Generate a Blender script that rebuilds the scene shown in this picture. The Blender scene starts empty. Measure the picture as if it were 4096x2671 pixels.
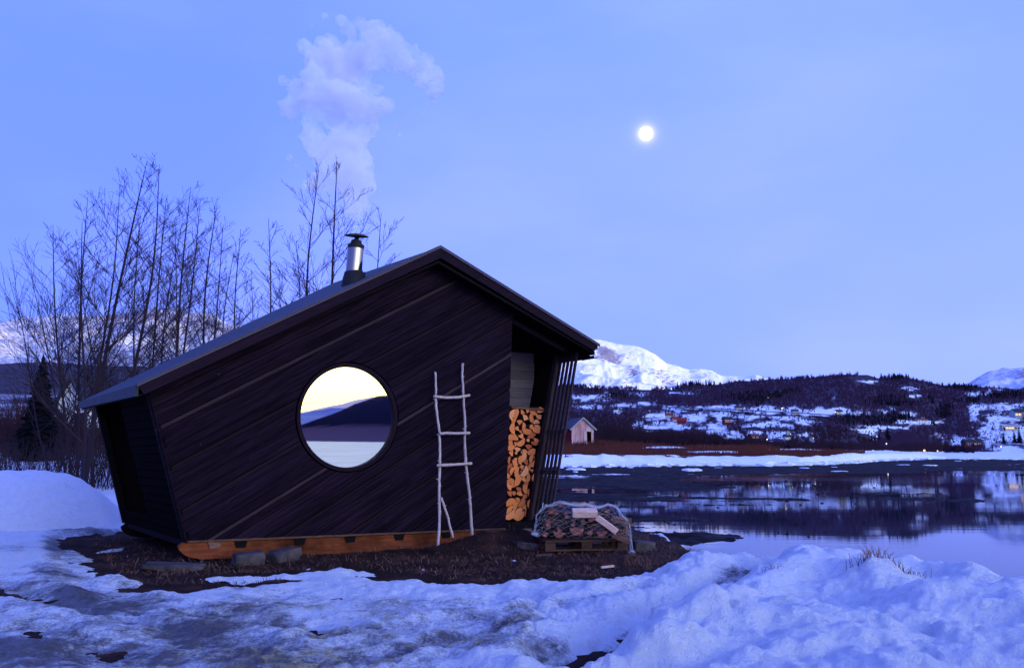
import bpy, math, random
import numpy as np
from mathutils import Vector, Matrix, noise as mnoise

R = math.radians
sc = bpy.context.scene
C = sc.collection

# ------------------------------------------------------------------ camera
H = 1.35                                   # eye height above the ground by the cabin
F = 3700.0                                 # focal length in pixels of the 4096 px wide photograph
HOR = 1817.5
TH = math.atan((HOR - 1335.5) / F)
cam_d = bpy.data.cameras.new('camera')
cam_d.sensor_width = 36
cam_d.lens = F / 4096 * 36
cam_d.clip_start = 0.1
cam_d.clip_end = 120000
cam = bpy.data.objects.new('camera', cam_d)
C.objects.link(cam)
cam.location = (0, 0, H)
cam.rotation_euler = (math.pi / 2 + TH, 0, 0)
sc.camera = cam

# ------------------------------------------------------------------ sky and sun
SUN_AZ = 130.0
SUN_EL = 0.45
GLOW_AZ = 126.0
w = bpy.data.worlds.new('World')
sc.world = w
w.use_nodes = True
nt = w.node_tree
N, L = nt.nodes, nt.links
bg = N['Background']
sky = N.new('ShaderNodeTexSky')
sky.sky_type = 'NISHITA'
sky.sun_disc = False
sky.sun_elevation = R(3.0)
sky.sun_rotation = R(SUN_AZ)
sky.dust_density = 0.3
sky.ozone_density = 6.0
geo = N.new('ShaderNodeTexCoord')


def wmath(op, a, b=None, c=None, clamp=False):
    m = N.new('ShaderNodeMath')
    m.operation = op
    m.use_clamp = clamp
    for i, v in enumerate((a, b, c)):
        if v is None:
            continue
        if hasattr(v, 'links'):
            L.new(v, m.inputs[i])
        else:
            m.inputs[i].default_value = v
    return m.outputs[0]


def wdot(vec):
    m = N.new('ShaderNodeVectorMath')
    m.operation = 'DOT_PRODUCT'
    L.new(geo.outputs['Generated'], m.inputs[0])
    m.inputs[1].default_value = vec
    return m.outputs['Value']


def wramp(fac, stops, interp='EASE'):
    r = N.new('ShaderNodeValToRGB')
    r.color_ramp.interpolation = interp
    els = r.color_ramp.elements
    els[0].position, els[0].color = stops[0][0], (*stops[0][1], 1)
    els[1].position, els[1].color = stops[-1][0], (*stops[-1][1], 1)
    for p, c in stops[1:-1]:
        e = els.new(p)
        e.color = (*c, 1)
    L.new(fac, r.inputs[0])
    return r.outputs[0]


def wmix(kind, fac, a, b):
    m = N.new('ShaderNodeMix')
    m.data_type = 'RGBA'
    m.blend_type = kind
    if hasattr(fac, 'links'):
        L.new(fac, m.inputs[0])
    else:
        m.inputs[0].default_value = fac
    for i, v in ((6, a), (7, b)):
        if hasattr(v, 'links'):
            L.new(v, m.inputs[i])
        else:
            m.inputs[i].default_value = (*v, 1)
    return m.outputs[2]


up = wdot((0, 0, 1))
# dusk sky: paler towards the horizon, deeper blue overhead
base = wramp(up, [(0.0, (0.149, 0.208, 0.70)), (0.16, (0.147, 0.212, 0.90)), (0.42, (0.124, 0.200, 1.0)), (1.0, (0.130, 0.245, 1.0))], 'B_SPLINE')
bs2 = N.new('ShaderNodeVectorMath')
bs2.operation = 'SCALE'
L.new(base, bs2.inputs[0])
bs2.inputs['Scale'].default_value = 2.0
base = bs2.outputs[0]
# a broad darkening away from the moon side (to the left)
side = wdot((math.sin(R(14)), math.cos(R(14)), 0.05))
sidef = wramp(side, [(0.0, (0.72, 0.78, 0.88)), (0.80, (0.76, 0.81, 0.92)), (0.97, (1.0, 1.0, 1.0))], 'EASE')
base = wmix('MULTIPLY', 1.0, base, sidef)
# very faint veil of high cloud
cl = N.new('ShaderNodeTexNoise')
cl.inputs['Scale'].default_value = 2.2
cl.inputs['Detail'].default_value = 4
mp = N.new('ShaderNodeMapping')
mp.inputs['Scale'].default_value = (1, 1, 2.6)
L.new(geo.outputs['Generated'], mp.inputs[0])
L.new(mp.outputs[0], cl.inputs['Vector'])
clr = wramp(cl.outputs['Fac'], [(0.40, (0, 0, 0)), (0.72, (0.075, 0.055, 0.04))], 'EASE')
base = wmix('ADD', 1.0, base, clr)
# twilight glow low over the fjord behind the camera
ga = R(GLOW_AZ)
gl = wdot((math.sin(ga), math.cos(ga), 0.0))
lobe = wmath('POWER', wmath('MAXIMUM', gl, 0.0), 1.6)
e2 = wmath('MULTIPLY', wmath('MULTIPLY', up, up), -11.0)
fall = wmath('EXPONENT', e2)
glow_f = wmath('MULTIPLY', wmath('MULTIPLY', lobe, fall), 1.15, clamp=True)
warm = wramp(up, [(0.0, (0.6, 0.38, 0.26)), (0.03, (0.62, 0.50, 0.34)), (0.07, (0.64, 0.58, 0.48)), (0.3, (0.5, 0.45, 0.7))], 'EASE')
gm = N.new('ShaderNodeVectorMath')
gm.operation = 'SCALE'
L.new(warm, gm.inputs[0])
gm.inputs['Scale'].default_value = 2.5
base = wmix('MIX', glow_f, base, gm.outputs[0])
# the whole sunset half of the sky is paler than the moon half
pale = wmath('MULTIPLY', wmath('POWER', wmath('MAXIMUM', wmath('MULTIPLY_ADD', gl, 0.5, 0.42), 0.0), 1.7), wmath('EXPONENT', wmath('MULTIPLY', up, -1.1)))
pm = N.new('ShaderNodeVectorMath')
pm.operation = 'SCALE'
pm.inputs[0].default_value = (0.35, 0.38, 0.9)
L.new(pale, pm.inputs['Scale'])
base = wmix('ADD', wmath('SUBTRACT', 1.0, glow_f, clamp=True), base, pm.outputs[0])
# faint aureole round the moon
_md = (Vector((2584 - 2048.0, F * math.cos(TH) - (1335.5 - 535) * math.sin(TH), F * math.sin(TH) + (1335.5 - 535) * math.cos(TH))).normalized())
au = wmath('POWER', wmath('MAXIMUM', wdot(tuple(_md)), 0.0), 12000)
am = N.new('ShaderNodeVectorMath')
am.operation = 'SCALE'
am.inputs[0].default_value = (0.20, 0.16, 0.10)
L.new(au, am.inputs['Scale'])
base = wmix('ADD', 1.0, base, am.outputs[0])
au2 = wmath('POWER', wmath('MAXIMUM', wdot(tuple(_md)), 0.0), 45000)
am2 = N.new('ShaderNodeVectorMath')
am2.operation = 'SCALE'
am2.inputs[0].default_value = (1.3, 1.1, 0.8)
L.new(au2, am2.inputs['Scale'])
base = wmix('ADD', 1.0, base, am2.outputs[0])
# brightest part of the twilight, where the sun has gone down
ca = R(SUN_AZ)
co_ = wmath('MULTIPLY', wmath('POWER', wmath('MAXIMUM', wdot((math.sin(ca), math.cos(ca), 0.0)), 0.0), 40), wmath('EXPONENT', wmath('MULTIPLY', wmath('MULTIPLY', up, up), -9.0)))
cm = N.new('ShaderNodeVectorMath')
cm.operation = 'SCALE'
cm.inputs[0].default_value = (2.6, 2.4, 0.05)
L.new(co_, cm.inputs['Scale'])
base = wmix('ADD', 1.0, base, cm.outputs[0])
# bright sky lobe added to light smoke, walls and snow; chimney pipe mirrors it
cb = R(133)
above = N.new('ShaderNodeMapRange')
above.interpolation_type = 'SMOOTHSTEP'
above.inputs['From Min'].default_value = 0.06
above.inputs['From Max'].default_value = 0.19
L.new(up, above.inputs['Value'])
sky_fill = wmath('MULTIPLY', wmath('POWER', wmath('MAXIMUM', wdot((math.sin(cb), math.cos(cb), 0.0)), 0.0), 6), wmath('EXPONENT', wmath('MULTIPLY', wmath('MULTIPLY', up, up), -7.0)))
sky_fill = wmath('MULTIPLY', sky_fill, above.outputs[0])
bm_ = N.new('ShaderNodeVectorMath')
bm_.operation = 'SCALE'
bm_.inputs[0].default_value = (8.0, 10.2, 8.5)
L.new(sky_fill, bm_.inputs['Scale'])
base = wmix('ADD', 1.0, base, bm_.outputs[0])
nis = N.new('ShaderNodeVectorMath')
nis.operation = 'SCALE'
L.new(sky.outputs[0], nis.inputs[0])
nis.inputs['Scale'].default_value = 0.05
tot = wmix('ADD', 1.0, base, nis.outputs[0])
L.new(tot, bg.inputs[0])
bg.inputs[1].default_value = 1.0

sun_d = bpy.data.lights.new('sun', 'SUN')
sun_d.energy = 3.2
sun_d.angle = R(0.5)
sun_d.color = (1.0, 0.84, 0.74)
sun = bpy.data.objects.new('sun', sun_d)
C.objects.link(sun)
_s = Vector((math.sin(R(SUN_AZ)) * math.cos(R(SUN_EL)), math.cos(R(SUN_AZ)) * math.cos(R(SUN_EL)), math.sin(R(SUN_EL))))
sun.rotation_euler = _s.to_track_quat('Z', 'Y').to_euler()
sun.location = (0, 0, 300)

sc.view_settings.view_transform = 'Standard'
sc.view_settings.look = 'None'
sc.view_settings.exposure = 0
sc.view_settings.gamma = 1
sc.view_settings.use_curve_mapping = False
sc.cycles.use_denoising = True
sc.cycles.max_bounces = 8
sc.cycles.diffuse_bounces = 3
sc.cycles.glossy_bounces = 3
sc.cycles.transparent_max_bounces = 8
sc.cycles.volume_bounces = 6
sc.cycles.sample_clamp_indirect = 4
sc.cycles.volume_step_rate = 1.5

# ------------------------------------------------------------------ geometry helpers
rng = random.Random(7)
nrg = np.random.RandomState(11)
CAMV = Vector((0, 0, H))


def ray(sx, sy):
    x, f, u = sx - 2048.0, F, 1335.5 - sy
    return Vector((x, f * math.cos(TH) - u * math.sin(TH), f * math.sin(TH) + u * math.cos(TH)))


def at(sx, sy, Y):
    """point seen at photograph pixel (sx, sy), Y metres in front of the camera"""
    d = ray(sx, sy)
    return CAMV + d * (Y / d.y)


def onz(sx, sy, z=0.0):
    d = ray(sx, sy)
    return CAMV + d * ((z - H) / d.z)


def proj(P):
    v = Vector(P) - CAMV
    f = v.y * math.cos(TH) + v.z * math.sin(TH)
    u = -v.y * math.sin(TH) + v.z * math.cos(TH)
    return 2048 + F * v.x / f, 1335.5 - F * u / f


class MB:
    def __init__(s):
        s.v, s.f = [], []

    def add(s, vs, fs):
        o = len(s.v)
        s.v += [tuple(p) for p in vs]
        s.f += [tuple(i + o for i in f) for f in fs]
        return s

    def hexa(s, p):      # 8 points: bottom 4 ccw, top 4 ccw
        return s.add(p, [(3, 2, 1, 0), (4, 5, 6, 7), (0, 1, 5, 4), (1, 2, 6, 5), (2, 3, 7, 6), (3, 0, 4, 7)])

    def box(s, c, sx, sy, sz, rz=0.0, M=None):
        m = Matrix.Rotation(rz, 3, 'Z') if M is None else M
        c = Vector(c)
        P = [c + m @ Vector((a * sx / 2, b * sy / 2, d * sz / 2)) for d in (-1, 1) for a, b in ((-1, -1), (1, -1), (1, 1), (-1, 1))]
        return s.hexa(P)

    def prism(s, A, B):  # two matching polygons
        n = len(A)
        fs = [tuple(range(n))[::-1], tuple(range(n, 2 * n))]
        fs += [(i, (i + 1) % n, (i + 1) % n + n, i + n) for i in range(n)]
        return s.add(list(A) + list(B), fs)

    def beam(s, p, q, wdt, hgt, upv=(0, 0, 1)):
        p, q = Vector(p), Vector(q)
        d = (q - p).normalized()
        a = d.cross(Vector(upv)).normalized()
        b = a.cross(d)
        P = []
        for e in (p, q):
            P += [e - a * wdt / 2 - b * hgt / 2, e + a * wdt / 2 - b * hgt / 2, e + a * wdt / 2 + b * hgt / 2, e - a * wdt / 2 + b * hgt / 2]
        return s.hexa(P)

    def tube(s, pts, rad, n=6, cap=True):
        pts = [Vector(p) for p in pts]
        if not hasattr(rad, '__len__'):
            rad = [rad] * len(pts)
        o = len(s.v)
        for i, p in enumerate(pts):
            d = (pts[min(i + 1, len(pts) - 1)] - pts[max(i - 1, 0)])
            d = d.normalized() if d.length > 1e-9 else Vector((0, 0, 1))
            a = d.cross(Vector((0.31, 0.2, 0.93)))
            if a.length < 1e-3:
                a = d.cross(Vector((1, 0, 0)))
            a.normalize()
            b = d.cross(a)
            for k in range(n):
                t = 2 * math.pi * k / n
                s.v.append(tuple(p + (a * math.cos(t) + b * math.sin(t)) * rad[i]))
        for i in range(len(pts) - 1):
            for k in range(n):
                k2 = (k + 1) % n
                s.f.append((o + i * n + k, o + i * n + k2, o + (i + 1) * n + k2, o + (i + 1) * n + k))
        if cap:
            s.f.append(tuple(o + k for k in range(n))[::-1])
            s.f.append(tuple(o + (len(pts) - 1) * n + k for k in range(n)))
        return s

    def lathe(s, c, prof, n=20, axis=(0, 0, 1)):
        c = Vector(c)
        q = Vector((0, 0, 1)).rotation_difference(Vector(axis).normalized())
        o = len(s.v)
        for r, z in prof:
            for k in range(n):
                t = 2 * math.pi * k / n
                s.v.append(tuple(c + q @ Vector((r * math.cos(t), r * math.sin(t), z))))
        for i in range(len(prof) - 1):
            for k in range(n):
                k2 = (k + 1) % n
                s.f.append((o + i * n + k, o + i * n + k2, o + (i + 1) * n + k2, o + (i + 1) * n + k))
        s.f.append(tuple(o + k for k in range(n))[::-1])
        s.f.append(tuple(o + (len(prof) - 1) * n + k for k in range(n)))
        return s

    def build(s, name, m, parent=None, smooth=False, loc=None):
        me = bpy.data.meshes.new(name)
        v = s.v
        if loc is not None:
            l = Vector(loc)
            v = [tuple(Vector(p) - l) for p in v]
        me.from_pydata(v, [], s.f)
        if smooth:
            me.polygons.foreach_set('use_smooth', [True] * len(me.polygons))
        me.materials.append(m)
        me.update()
        o = bpy.data.objects.new(name, me)
        C.objects.link(o)
        if loc is not None:
            o.location = loc
        if parent is not None:
            o.parent = parent
            o.matrix_parent_inverse = parent.matrix_basis.inverted()
        return o


def empty(name, loc, rz=0.0):
    o = bpy.data.objects.new(name, None)
    C.objects.link(o)
    o.location = loc
    o.rotation_euler = (0, 0, rz)
    return o


def tag(o, label=None, cat=None, group=None, kind=None):
    if label:
        o['label'] = label
    if cat:
        o['category'] = cat
    if group:
        o['group'] = group
    if kind:
        o['kind'] = kind
    return o


# vectorised gradient-free value noise
def _hash(ix, iy, seed):
    h = (ix.astype(np.int64) * 374761393 + iy.astype(np.int64) * 668265263 + seed * 974711) & 0x7fffffff
    h = ((h ^ (h >> 13)) * 1274126177) & 0x7fffffff
    return ((h ^ (h >> 16)) & 0xffff) / 65535.0


def vnoise(x, y, seed=0):
    ix, iy = np.floor(x), np.floor(y)
    fx, fy = x - ix, y - iy
    fx = fx * fx * fx * (fx * (fx * 6 - 15) + 10)
    fy = fy * fy * fy * (fy * (fy * 6 - 15) + 10)
    a, b = _hash(ix, iy, seed), _hash(ix + 1, iy, seed)
    c, d = _hash(ix, iy + 1, seed), _hash(ix + 1, iy + 1, seed)
    return (a + (b - a) * fx) * (1 - fy) + (c + (d - c) * fx) * fy


def fbm(x, y, oct=5, seed=0, gain=0.5, lac=2.03):
    t, a, n = 0, 1, 0
    for i in range(oct):
        t = t + a * (vnoise(x, y, seed + i * 17) * 2 - 1)
        n += a
        a *= gain
        x, y = x * lac + 3.7, y * lac + 1.3
    return t / n


def ridged(x, y, oct=5, seed=0):
    t, a, n = 0, 1, 0
    for i in range(oct):
        t = t + a * (1 - np.abs(vnoise(x, y, seed + i * 17) * 2 - 1))
        n += a
        a *= 0.5
        x, y = x * 2.07 + 1.7, y * 2.07 + 5.3
    return t / n


def sstep(a, b, x):
    t = np.clip((x - a) / (b - a), 0, 1)
    return t * t * (3 - 2 * t)


def sd_poly(X, Y, poly):
    """signed distance to a polygon, positive outside"""
    d = np.full(X.shape, 1e9)
    s = np.ones(X.shape)
    n = len(poly)
    for i in range(n):
        ax, ay = poly[i][0], poly[i][1]
        bx, by = poly[i - 1][0], poly[i - 1][1]
        ex, ey = bx - ax, by - ay
        wx, wy = X - ax, Y - ay
        t = np.clip((wx * ex + wy * ey) / (ex * ex + ey * ey + 1e-12), 0, 1)
        d = np.minimum(d, (wx - ex * t) ** 2 + (wy - ey * t) ** 2)
        c1, c2, c3 = Y >= ay, Y < by, ex * wy > ey * wx
        flip = (c1 & c2 & c3) | (~c1 & ~c2 & ~c3)
        s = np.where(flip, -s, s)
    return s * np.sqrt(d)


def grid_obj(name, X, Y, Z, m, attrs=None, smooth=True, keep=None):
    r, c = X.shape
    me = bpy.data.meshes.new(name)
    idx = np.arange(r * c).reshape(r, c)
    q = np.stack([idx[:-1, :-1], idx[:-1, 1:], idx[1:, 1:], idx[1:, :-1]], -1)
    if keep is not None:
        kk = keep[:-1, :-1] | keep[:-1, 1:] | keep[1:, 1:] | keep[1:, :-1]
        q = q[kk]
    q = q.reshape(-1, 4)
    used = np.unique(q)
    remap = np.zeros(r * c, int)
    remap[used] = np.arange(len(used))
    q = remap[q]
    P = np.stack([X, Y, Z], -1).reshape(-1, 3)[used]
    me.vertices.add(len(P))
    me.vertices.foreach_set('co', P.ravel())
    me.loops.add(q.size)
    me.loops.foreach_set('vertex_index', q.ravel())
    me.polygons.add(len(q))
    me.polygons.foreach_set('loop_start', np.arange(0, q.size, 4))
    me.polygons.foreach_set('loop_total', np.full(len(q), 4))
    me.update(calc_edges=True)
    if smooth:
        me.polygons.foreach_set('use_smooth', [True] * len(me.polygons))
    for k, a in (attrs or {}).items():
        at_ = me.attributes.new(k, 'FLOAT', 'POINT')
        at_.data.foreach_set('value', a.ravel()[used].astype(np.float32))
    me.materials.append(m)
    me.validate()
    o = bpy.data.objects.new(name, me)
    C.objects.link(o)
    return o


# ------------------------------------------------------------------ materials
class Mt:
    def __init__(s, name, col=(0.5, 0.5, 0.5), rough=0.8, metal=0.0, spec=0.1):
        s.m = bpy.data.materials.new(name)
        s.m.use_nodes = True
        s.N, s.L = s.m.node_tree.nodes, s.m.node_tree.links
        s.b = s.N['Principled BSDF']
        s.out = s.N['Material Output']
        s.b.inputs['Base Color'].default_value = (*col, 1)
        s.b.inputs['Roughness'].default_value = rough
        s.b.inputs['Metallic'].default_value = metal
        s.b.inputs['Specular IOR Level'].default_value = spec
        s.tc = s.N.new('ShaderNodeTexCoord')

    def coord(s, scale=(1, 1, 1), rot=(0, 0, 0), which='Object'):
        m = s.N.new('ShaderNodeMapping')
        m.inputs['Scale'].default_value = scale
        m.inputs['Rotation'].default_value = rot
        s.L.new(s.tc.outputs[which], m.inputs[0])
        return m.outputs[0]

    def axes(s, e1, e2, e3, scale):
        c = s.N.new('ShaderNodeCombineXYZ')
        for i, (e, k) in enumerate(zip((e1, e2, e3), scale)):
            d = s.N.new('ShaderNodeVectorMath')
            d.operation = 'DOT_PRODUCT'
            s.L.new(s.tc.outputs['Object'], d.inputs[0])
            d.inputs[1].default_value = tuple(q * k for q in e)
            s.L.new(d.outputs['Value'], c.inputs[i])
        return c.outputs[0]

    def noise(s, scale, detail=5, vec=None, rough=0.5, dist=0.0):
        n = s.N.new('ShaderNodeTexNoise')
        n.inputs['Scale'].default_value = scale
        n.inputs['Detail'].default_value = detail
        n.inputs['Roughness'].default_value = rough
        n.inputs['Distortion'].default_value = dist
        s.L.new(vec if vec is not None else s.tc.outputs['Object'], n.inputs['Vector'])
        return n.outputs['Fac']

    def voro(s, scale, vec=None, feat='F1'):
        n = s.N.new('ShaderNodeTexVoronoi')
        n.feature = feat
        n.inputs['Scale'].default_value = scale
        s.L.new(vec if vec is not None else s.tc.outputs['Object'], n.inputs['Vector'])
        return n.outputs['Distance']

    def attr(s, name):
        a = s.N.new('ShaderNodeAttribute')
        a.attribute_name = name
        return a.outputs['Fac']

    def math(s, op, a, b=None, c=None, clamp=False):
        m = s.N.new('ShaderNodeMath')
        m.operation = op
        m.use_clamp = clamp
        for i, v in enumerate((a, b, c)):
            if v is None:
                continue
            if hasattr(v, 'links'):
                s.L.new(v, m.inputs[i])
            else:
                m.inputs[i].default_value = v
        return m.outputs[0]

    def ramp(s, fac, stops, interp='LINEAR'):
        r = s.N.new('ShaderNodeValToRGB')
        r.color_ramp.interpolation = interp
        els = r.color_ramp.elements
        cv = lambda c: (*c, 1) if hasattr(c, '__len__') else (c, c, c, 1)
        els[0].position, els[0].color = stops[0][0], cv(stops[0][1])
        els[1].position, els[1].color = stops[-1][0], cv(stops[-1][1])
        for p, c in stops[1:-1]:
            e = els.new(p)
            e.color = cv(c)
        s.L.new(fac, r.inputs[0])
        return r.outputs[0]

    def mix(s, fac, a, b, kind='MIX'):
        m = s.N.new('ShaderNodeMix')
        m.data_type = 'RGBA'
        m.blend_type = kind
        if hasattr(fac, 'links'):
            s.L.new(fac, m.inputs[0])
        else:
            m.inputs[0].default_value = fac
        for i, v in ((6, a), (7, b)):
            if hasattr(v, 'links'):
                s.L.new(v, m.inputs[i])
            else:
                m.inputs[i].default_value = (*v, 1)
        return m.outputs[2]

    def color(s, c):
        s.L.new(c, s.b.inputs['Base Color'])
        return s

    def rough(s, c):
        s.L.new(c, s.b.inputs['Roughness'])
        return s

    def bump(s, h, strength=0.5, dist=0.02):
        b = s.N.new('ShaderNodeBump')
        b.inputs['Strength'].default_value = strength
        b.inputs['Distance'].default_value = dist
        s.L.new(h, b.inputs['Height'])
        s.L.new(b.outputs[0], s.b.inputs['Normal'])
        return s

    def objrand(s):
        i = s.N.new('ShaderNodeObjectInfo')
        return i.outputs['Random']


def emis(name, col, st):
    m = Mt(name, (0, 0, 0))
    m.b.inputs['Emission Color'].default_value = (*col, 1)
    m.b.inputs['Emission Strength'].default_value = st
    return m.m


M = {}
U_ANG = math.atan2(0.545, 0.839)            # heading of the cabin front


def wood(name, dark, light, grain=(1.0, 1.0, 30.0), rot=(0, 0, 0), rough=0.75, bumpd=0.003, knots=True, var=0.25, slope=None):
    m = Mt(name, dark, rough, spec=0.04)
    if slope is None:
        v = m.coord(grain, rot)
        kv = m.coord((1.0, 1.0, 2.2), rot)
    else:
        cs, sn = math.cos(R(slope)), math.sin(R(slope))
        e1 = (0.8387 * cs, 0.5446 * cs, sn)
        e2 = (-0.8387 * sn, -0.5446 * sn, cs)
        e3 = (-0.5446, 0.8387, 0)
        v = m.axes(e1, e2, e3, grain)
        kv = m.axes(e1, e2, e3, (1.0, 2.0, 1.0))
    n1 = m.noise(2.0, 6, v, 0.6, 0.6)
    n2 = m.noise(0.9, 3)
    col = m.ramp(n1, [(0.3, dark), (0.72, light)] if not knots else [(0.36, dark), (0.52, tuple(.5 * (a_ + b_) for a_, b_ in zip(dark, light))), (0.66, light)])
    col = m.mix(m.math('MULTIPLY', n2, 0.5), col, dark)
    r = m.objrand()
    vv = m.ramp(r, [(0.0, 1 - var), (1.0, 1 + var)])
    col = m.mix(1.0, col, vv, 'MULTIPLY')
    if knots:
        k = m.voro(3.4, kv)
        kf = m.ramp(k, [(0.030, 1.0), (0.055, 0.0)])
        kf = m.math('MULTIPLY', kf, m.ramp(m.noise(1.7, 2), [(0.44, 0.0), (0.62, 1.0)]))
        col = m.mix(kf, col, tuple(min(1, c * 4 + .01) for c in light))
    m.color(col)
    m.bump(n1, 0.35, bumpd)
    return m


# planks lie in the (u, z) plane of the front, sloping up about 30 degrees
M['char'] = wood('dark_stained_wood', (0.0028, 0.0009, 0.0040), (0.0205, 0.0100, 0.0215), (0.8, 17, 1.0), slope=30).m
M['char_light'] = wood('pale_lit_batten', (0.024, 0.013, 0.018), (0.052, 0.030, 0.038), (2, 20, 2), knots=False, slope=30).m  # paler wood also carries the sky light on each lapped step
M['char_mid'] = wood('dark_batten', (0.009, 0.0045, 0.008), (0.020, 0.011, 0.017), (2, 20, 2), knots=False, slope=30).m
M['black'] = Mt('black_stain', (0.007, 0.005, 0.006), 0.9, spec=0.05).m
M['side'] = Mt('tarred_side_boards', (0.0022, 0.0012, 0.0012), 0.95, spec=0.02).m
M['fascia'] = wood('brown_fascia_wood', (0.008, 0.0033, 0.008), (0.022, 0.0095, 0.020), (1.2, 20, 3), knots=False, rough=0.65, slope=26).m
M['board_in'] = wood('grey_horizontal_board', (0.085, 0.065, 0.08), (0.20, 0.155, 0.18), (2, 2, 22), knots=False).m
M['slat'] = wood('weathered_slat', (0.022, 0.015, 0.018), (0.07, 0.046, 0.050), (16, 16, 1.2), knots=False).m
m = wood('fresh_pine', (0.11, 0.026, 0.012), (0.26, 0.070, 0.026), (1.5, 1.5, 14), knots=False, rough=0.7, var=0.1)
st_n = m.ramp(m.noise(1.3, 6, None, 0.65), [(0.38, 0.25), (0.62, 1.0)])
kn_ = m.ramp(m.voro(2.6), [(0.03, 0.35), (0.06, 1.0)])
src_ = m.b.inputs['Base Color'].links[0].from_socket
m.color(m.mix(1.0, m.mix(1.0, src_, st_n, 'MULTIPLY'), kn_, 'MULTIPLY'))
M['pine'] = m.m
M['pine_old'] = wood('old_pine', (0.07, 0.034, 0.027), (0.20, 0.10, 0.072), (6, 6, 14), knots=False, var=0.3).m
M['ladder'] = wood('barkless_branch', (0.30, 0.22, 0.20), (0.62, 0.50, 0.47), (24, 24, 3), knots=False, var=0.1).m
M['bark'] = wood('log_bark', (0.05, 0.025, 0.02), (0.16, 0.085, 0.065), (20, 20, 20), knots=False).m
m = Mt('roof_felt', (0.055, 0.06, 0.075), 0.6, spec=0.15)
m.color(m.ramp(m.noise(3, 6), [(0.3, (0.016, 0.015, 0.019)), (0.8, (0.032, 0.030, 0.037))]))
m.bump(m.noise(120, 3), 0.25, 0.002)
M['roof'] = m.m
M['trim'] = Mt('metal_edge_trim', (0.07, 0.055, 0.075), 0.6, 0.2).m
m = Mt('steel', (0.24, 0.21, 0.19), 0.12, 1.0)
M['steel'] = m.m
m = Mt('sooty_metal', (0.02, 0.018, 0.02), 0.6, 0.2)
M['soot'] = m.m
m = Mt('mossy_cap', (0.03, 0.03, 0.02), 0.7)
m.color(m.ramp(m.noise(9, 4), [(0.35, (0.012, 0.012, 0.012)), (0.7, (0.07, 0.075, 0.035))]))
M['cap'] = m.m
M['mirror'] = Mt('mirror_glass', (0.86, 0.85, 0.82), 0.012, 1.0).m
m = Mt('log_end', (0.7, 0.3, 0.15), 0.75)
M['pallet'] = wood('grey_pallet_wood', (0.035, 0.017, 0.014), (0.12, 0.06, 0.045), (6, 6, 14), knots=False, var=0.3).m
M['enddim'] = wood('net_dimmed_log_end', (0.11, 0.030, 0.026), (0.34, 0.13, 0.10), (12, 12, 12), knots=False, var=0.3).m  # log ends coloured dimmer, as veiled by the net over them
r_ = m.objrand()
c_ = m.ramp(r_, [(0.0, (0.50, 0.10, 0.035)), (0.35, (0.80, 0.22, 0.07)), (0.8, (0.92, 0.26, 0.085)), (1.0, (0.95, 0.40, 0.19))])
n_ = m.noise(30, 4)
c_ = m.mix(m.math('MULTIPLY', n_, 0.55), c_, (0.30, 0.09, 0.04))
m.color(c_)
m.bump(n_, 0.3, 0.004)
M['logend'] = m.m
m = Mt('stone', (0.18, 0.14, 0.14), 0.85)
n_ = m.noise(5, 8)
m.color(m.ramp(n_, [(0.3, (0.022, 0.017, 0.018)), (0.75, (0.11, 0.085, 0.085))]))
m.bump(m.noise(14, 8), 0.7, 0.02)
m.b.inputs['Specular IOR Level'].default_value = 0.1
M['stone'] = m.m
M['net'] = Mt('white_netting', (0.6, 0.6, 0.65), 0.6).m

# snow near the camera, with dirt worked into it
m = Mt('snow', (0.8, 0.8, 0.82), 0.55, spec=0.25)
d_ = m.attr('dirt')
n1 = m.noise(1.6, 8, m.coord((1, 1, 3)), 0.65)
n2 = m.noise(9, 8, None, 0.7)
n3 = m.noise(46, 4, None, 0.8)
f_ = m.math('ADD', d_, m.math('MULTIPLY', m.math('SUBTRACT', m.math('ADD', m.math('MULTIPLY', n1, 0.5), m.math('MULTIPLY', n2, 0.5)), 0.5), 3.2))
f_ = m.math('ADD', f_, m.math('MULTIPLY', m.math('SUBTRACT', n3, 0.5), 1.5))
df = m.ramp(f_, [(0.22, 0.0), (0.5, 0.55), (0.8, 1.0)], 'EASE')
c_ = m.ramp(n2, [(0.25, (0.70, 0.71, 0.75)), (0.6, (0.82, 0.83, 0.85))])
dc = m.ramp(n3, [(0.35, (0.020, 0.017, 0.018)), (0.65, (0.17, 0.15, 0.16))])
m.color(m.mix(df, c_, dc))
m.rough(m.ramp(df, [(0, 0.6), (1, 0.35)]))
hh = m.math('ADD', m.math('MULTIPLY', n2, 1.0), m.math('MULTIPLY', n3, 0.35))
m.bump(hh, 1.0, 0.10)
M['snow'] = m.m

m = Mt('soil_and_dead_grass', (0.06, 0.035, 0.025), 0.95)
n1 = m.noise(2.2, 8, None, 0.6)
n2 = m.noise(45, 6, m.coord((1, 2.5, 1), (0, 0, 0.5)), 0.7)
c_ = m.ramp(n1, [(0.35, (0.010, 0.004, 0.003)), (0.55, (0.040, 0.015, 0.010)), (0.75, (0.12, 0.050, 0.030))])
c2 = m.ramp(n2, [(0.45, 0.6), (0.72, 1.5)])
m.color(m.mix(1.0, c_, c2, 'MULTIPLY'))
m.bump(m.noise(26, 8, None, 0.7), 0.8, 0.06)
M['soil'] = m.m

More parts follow.
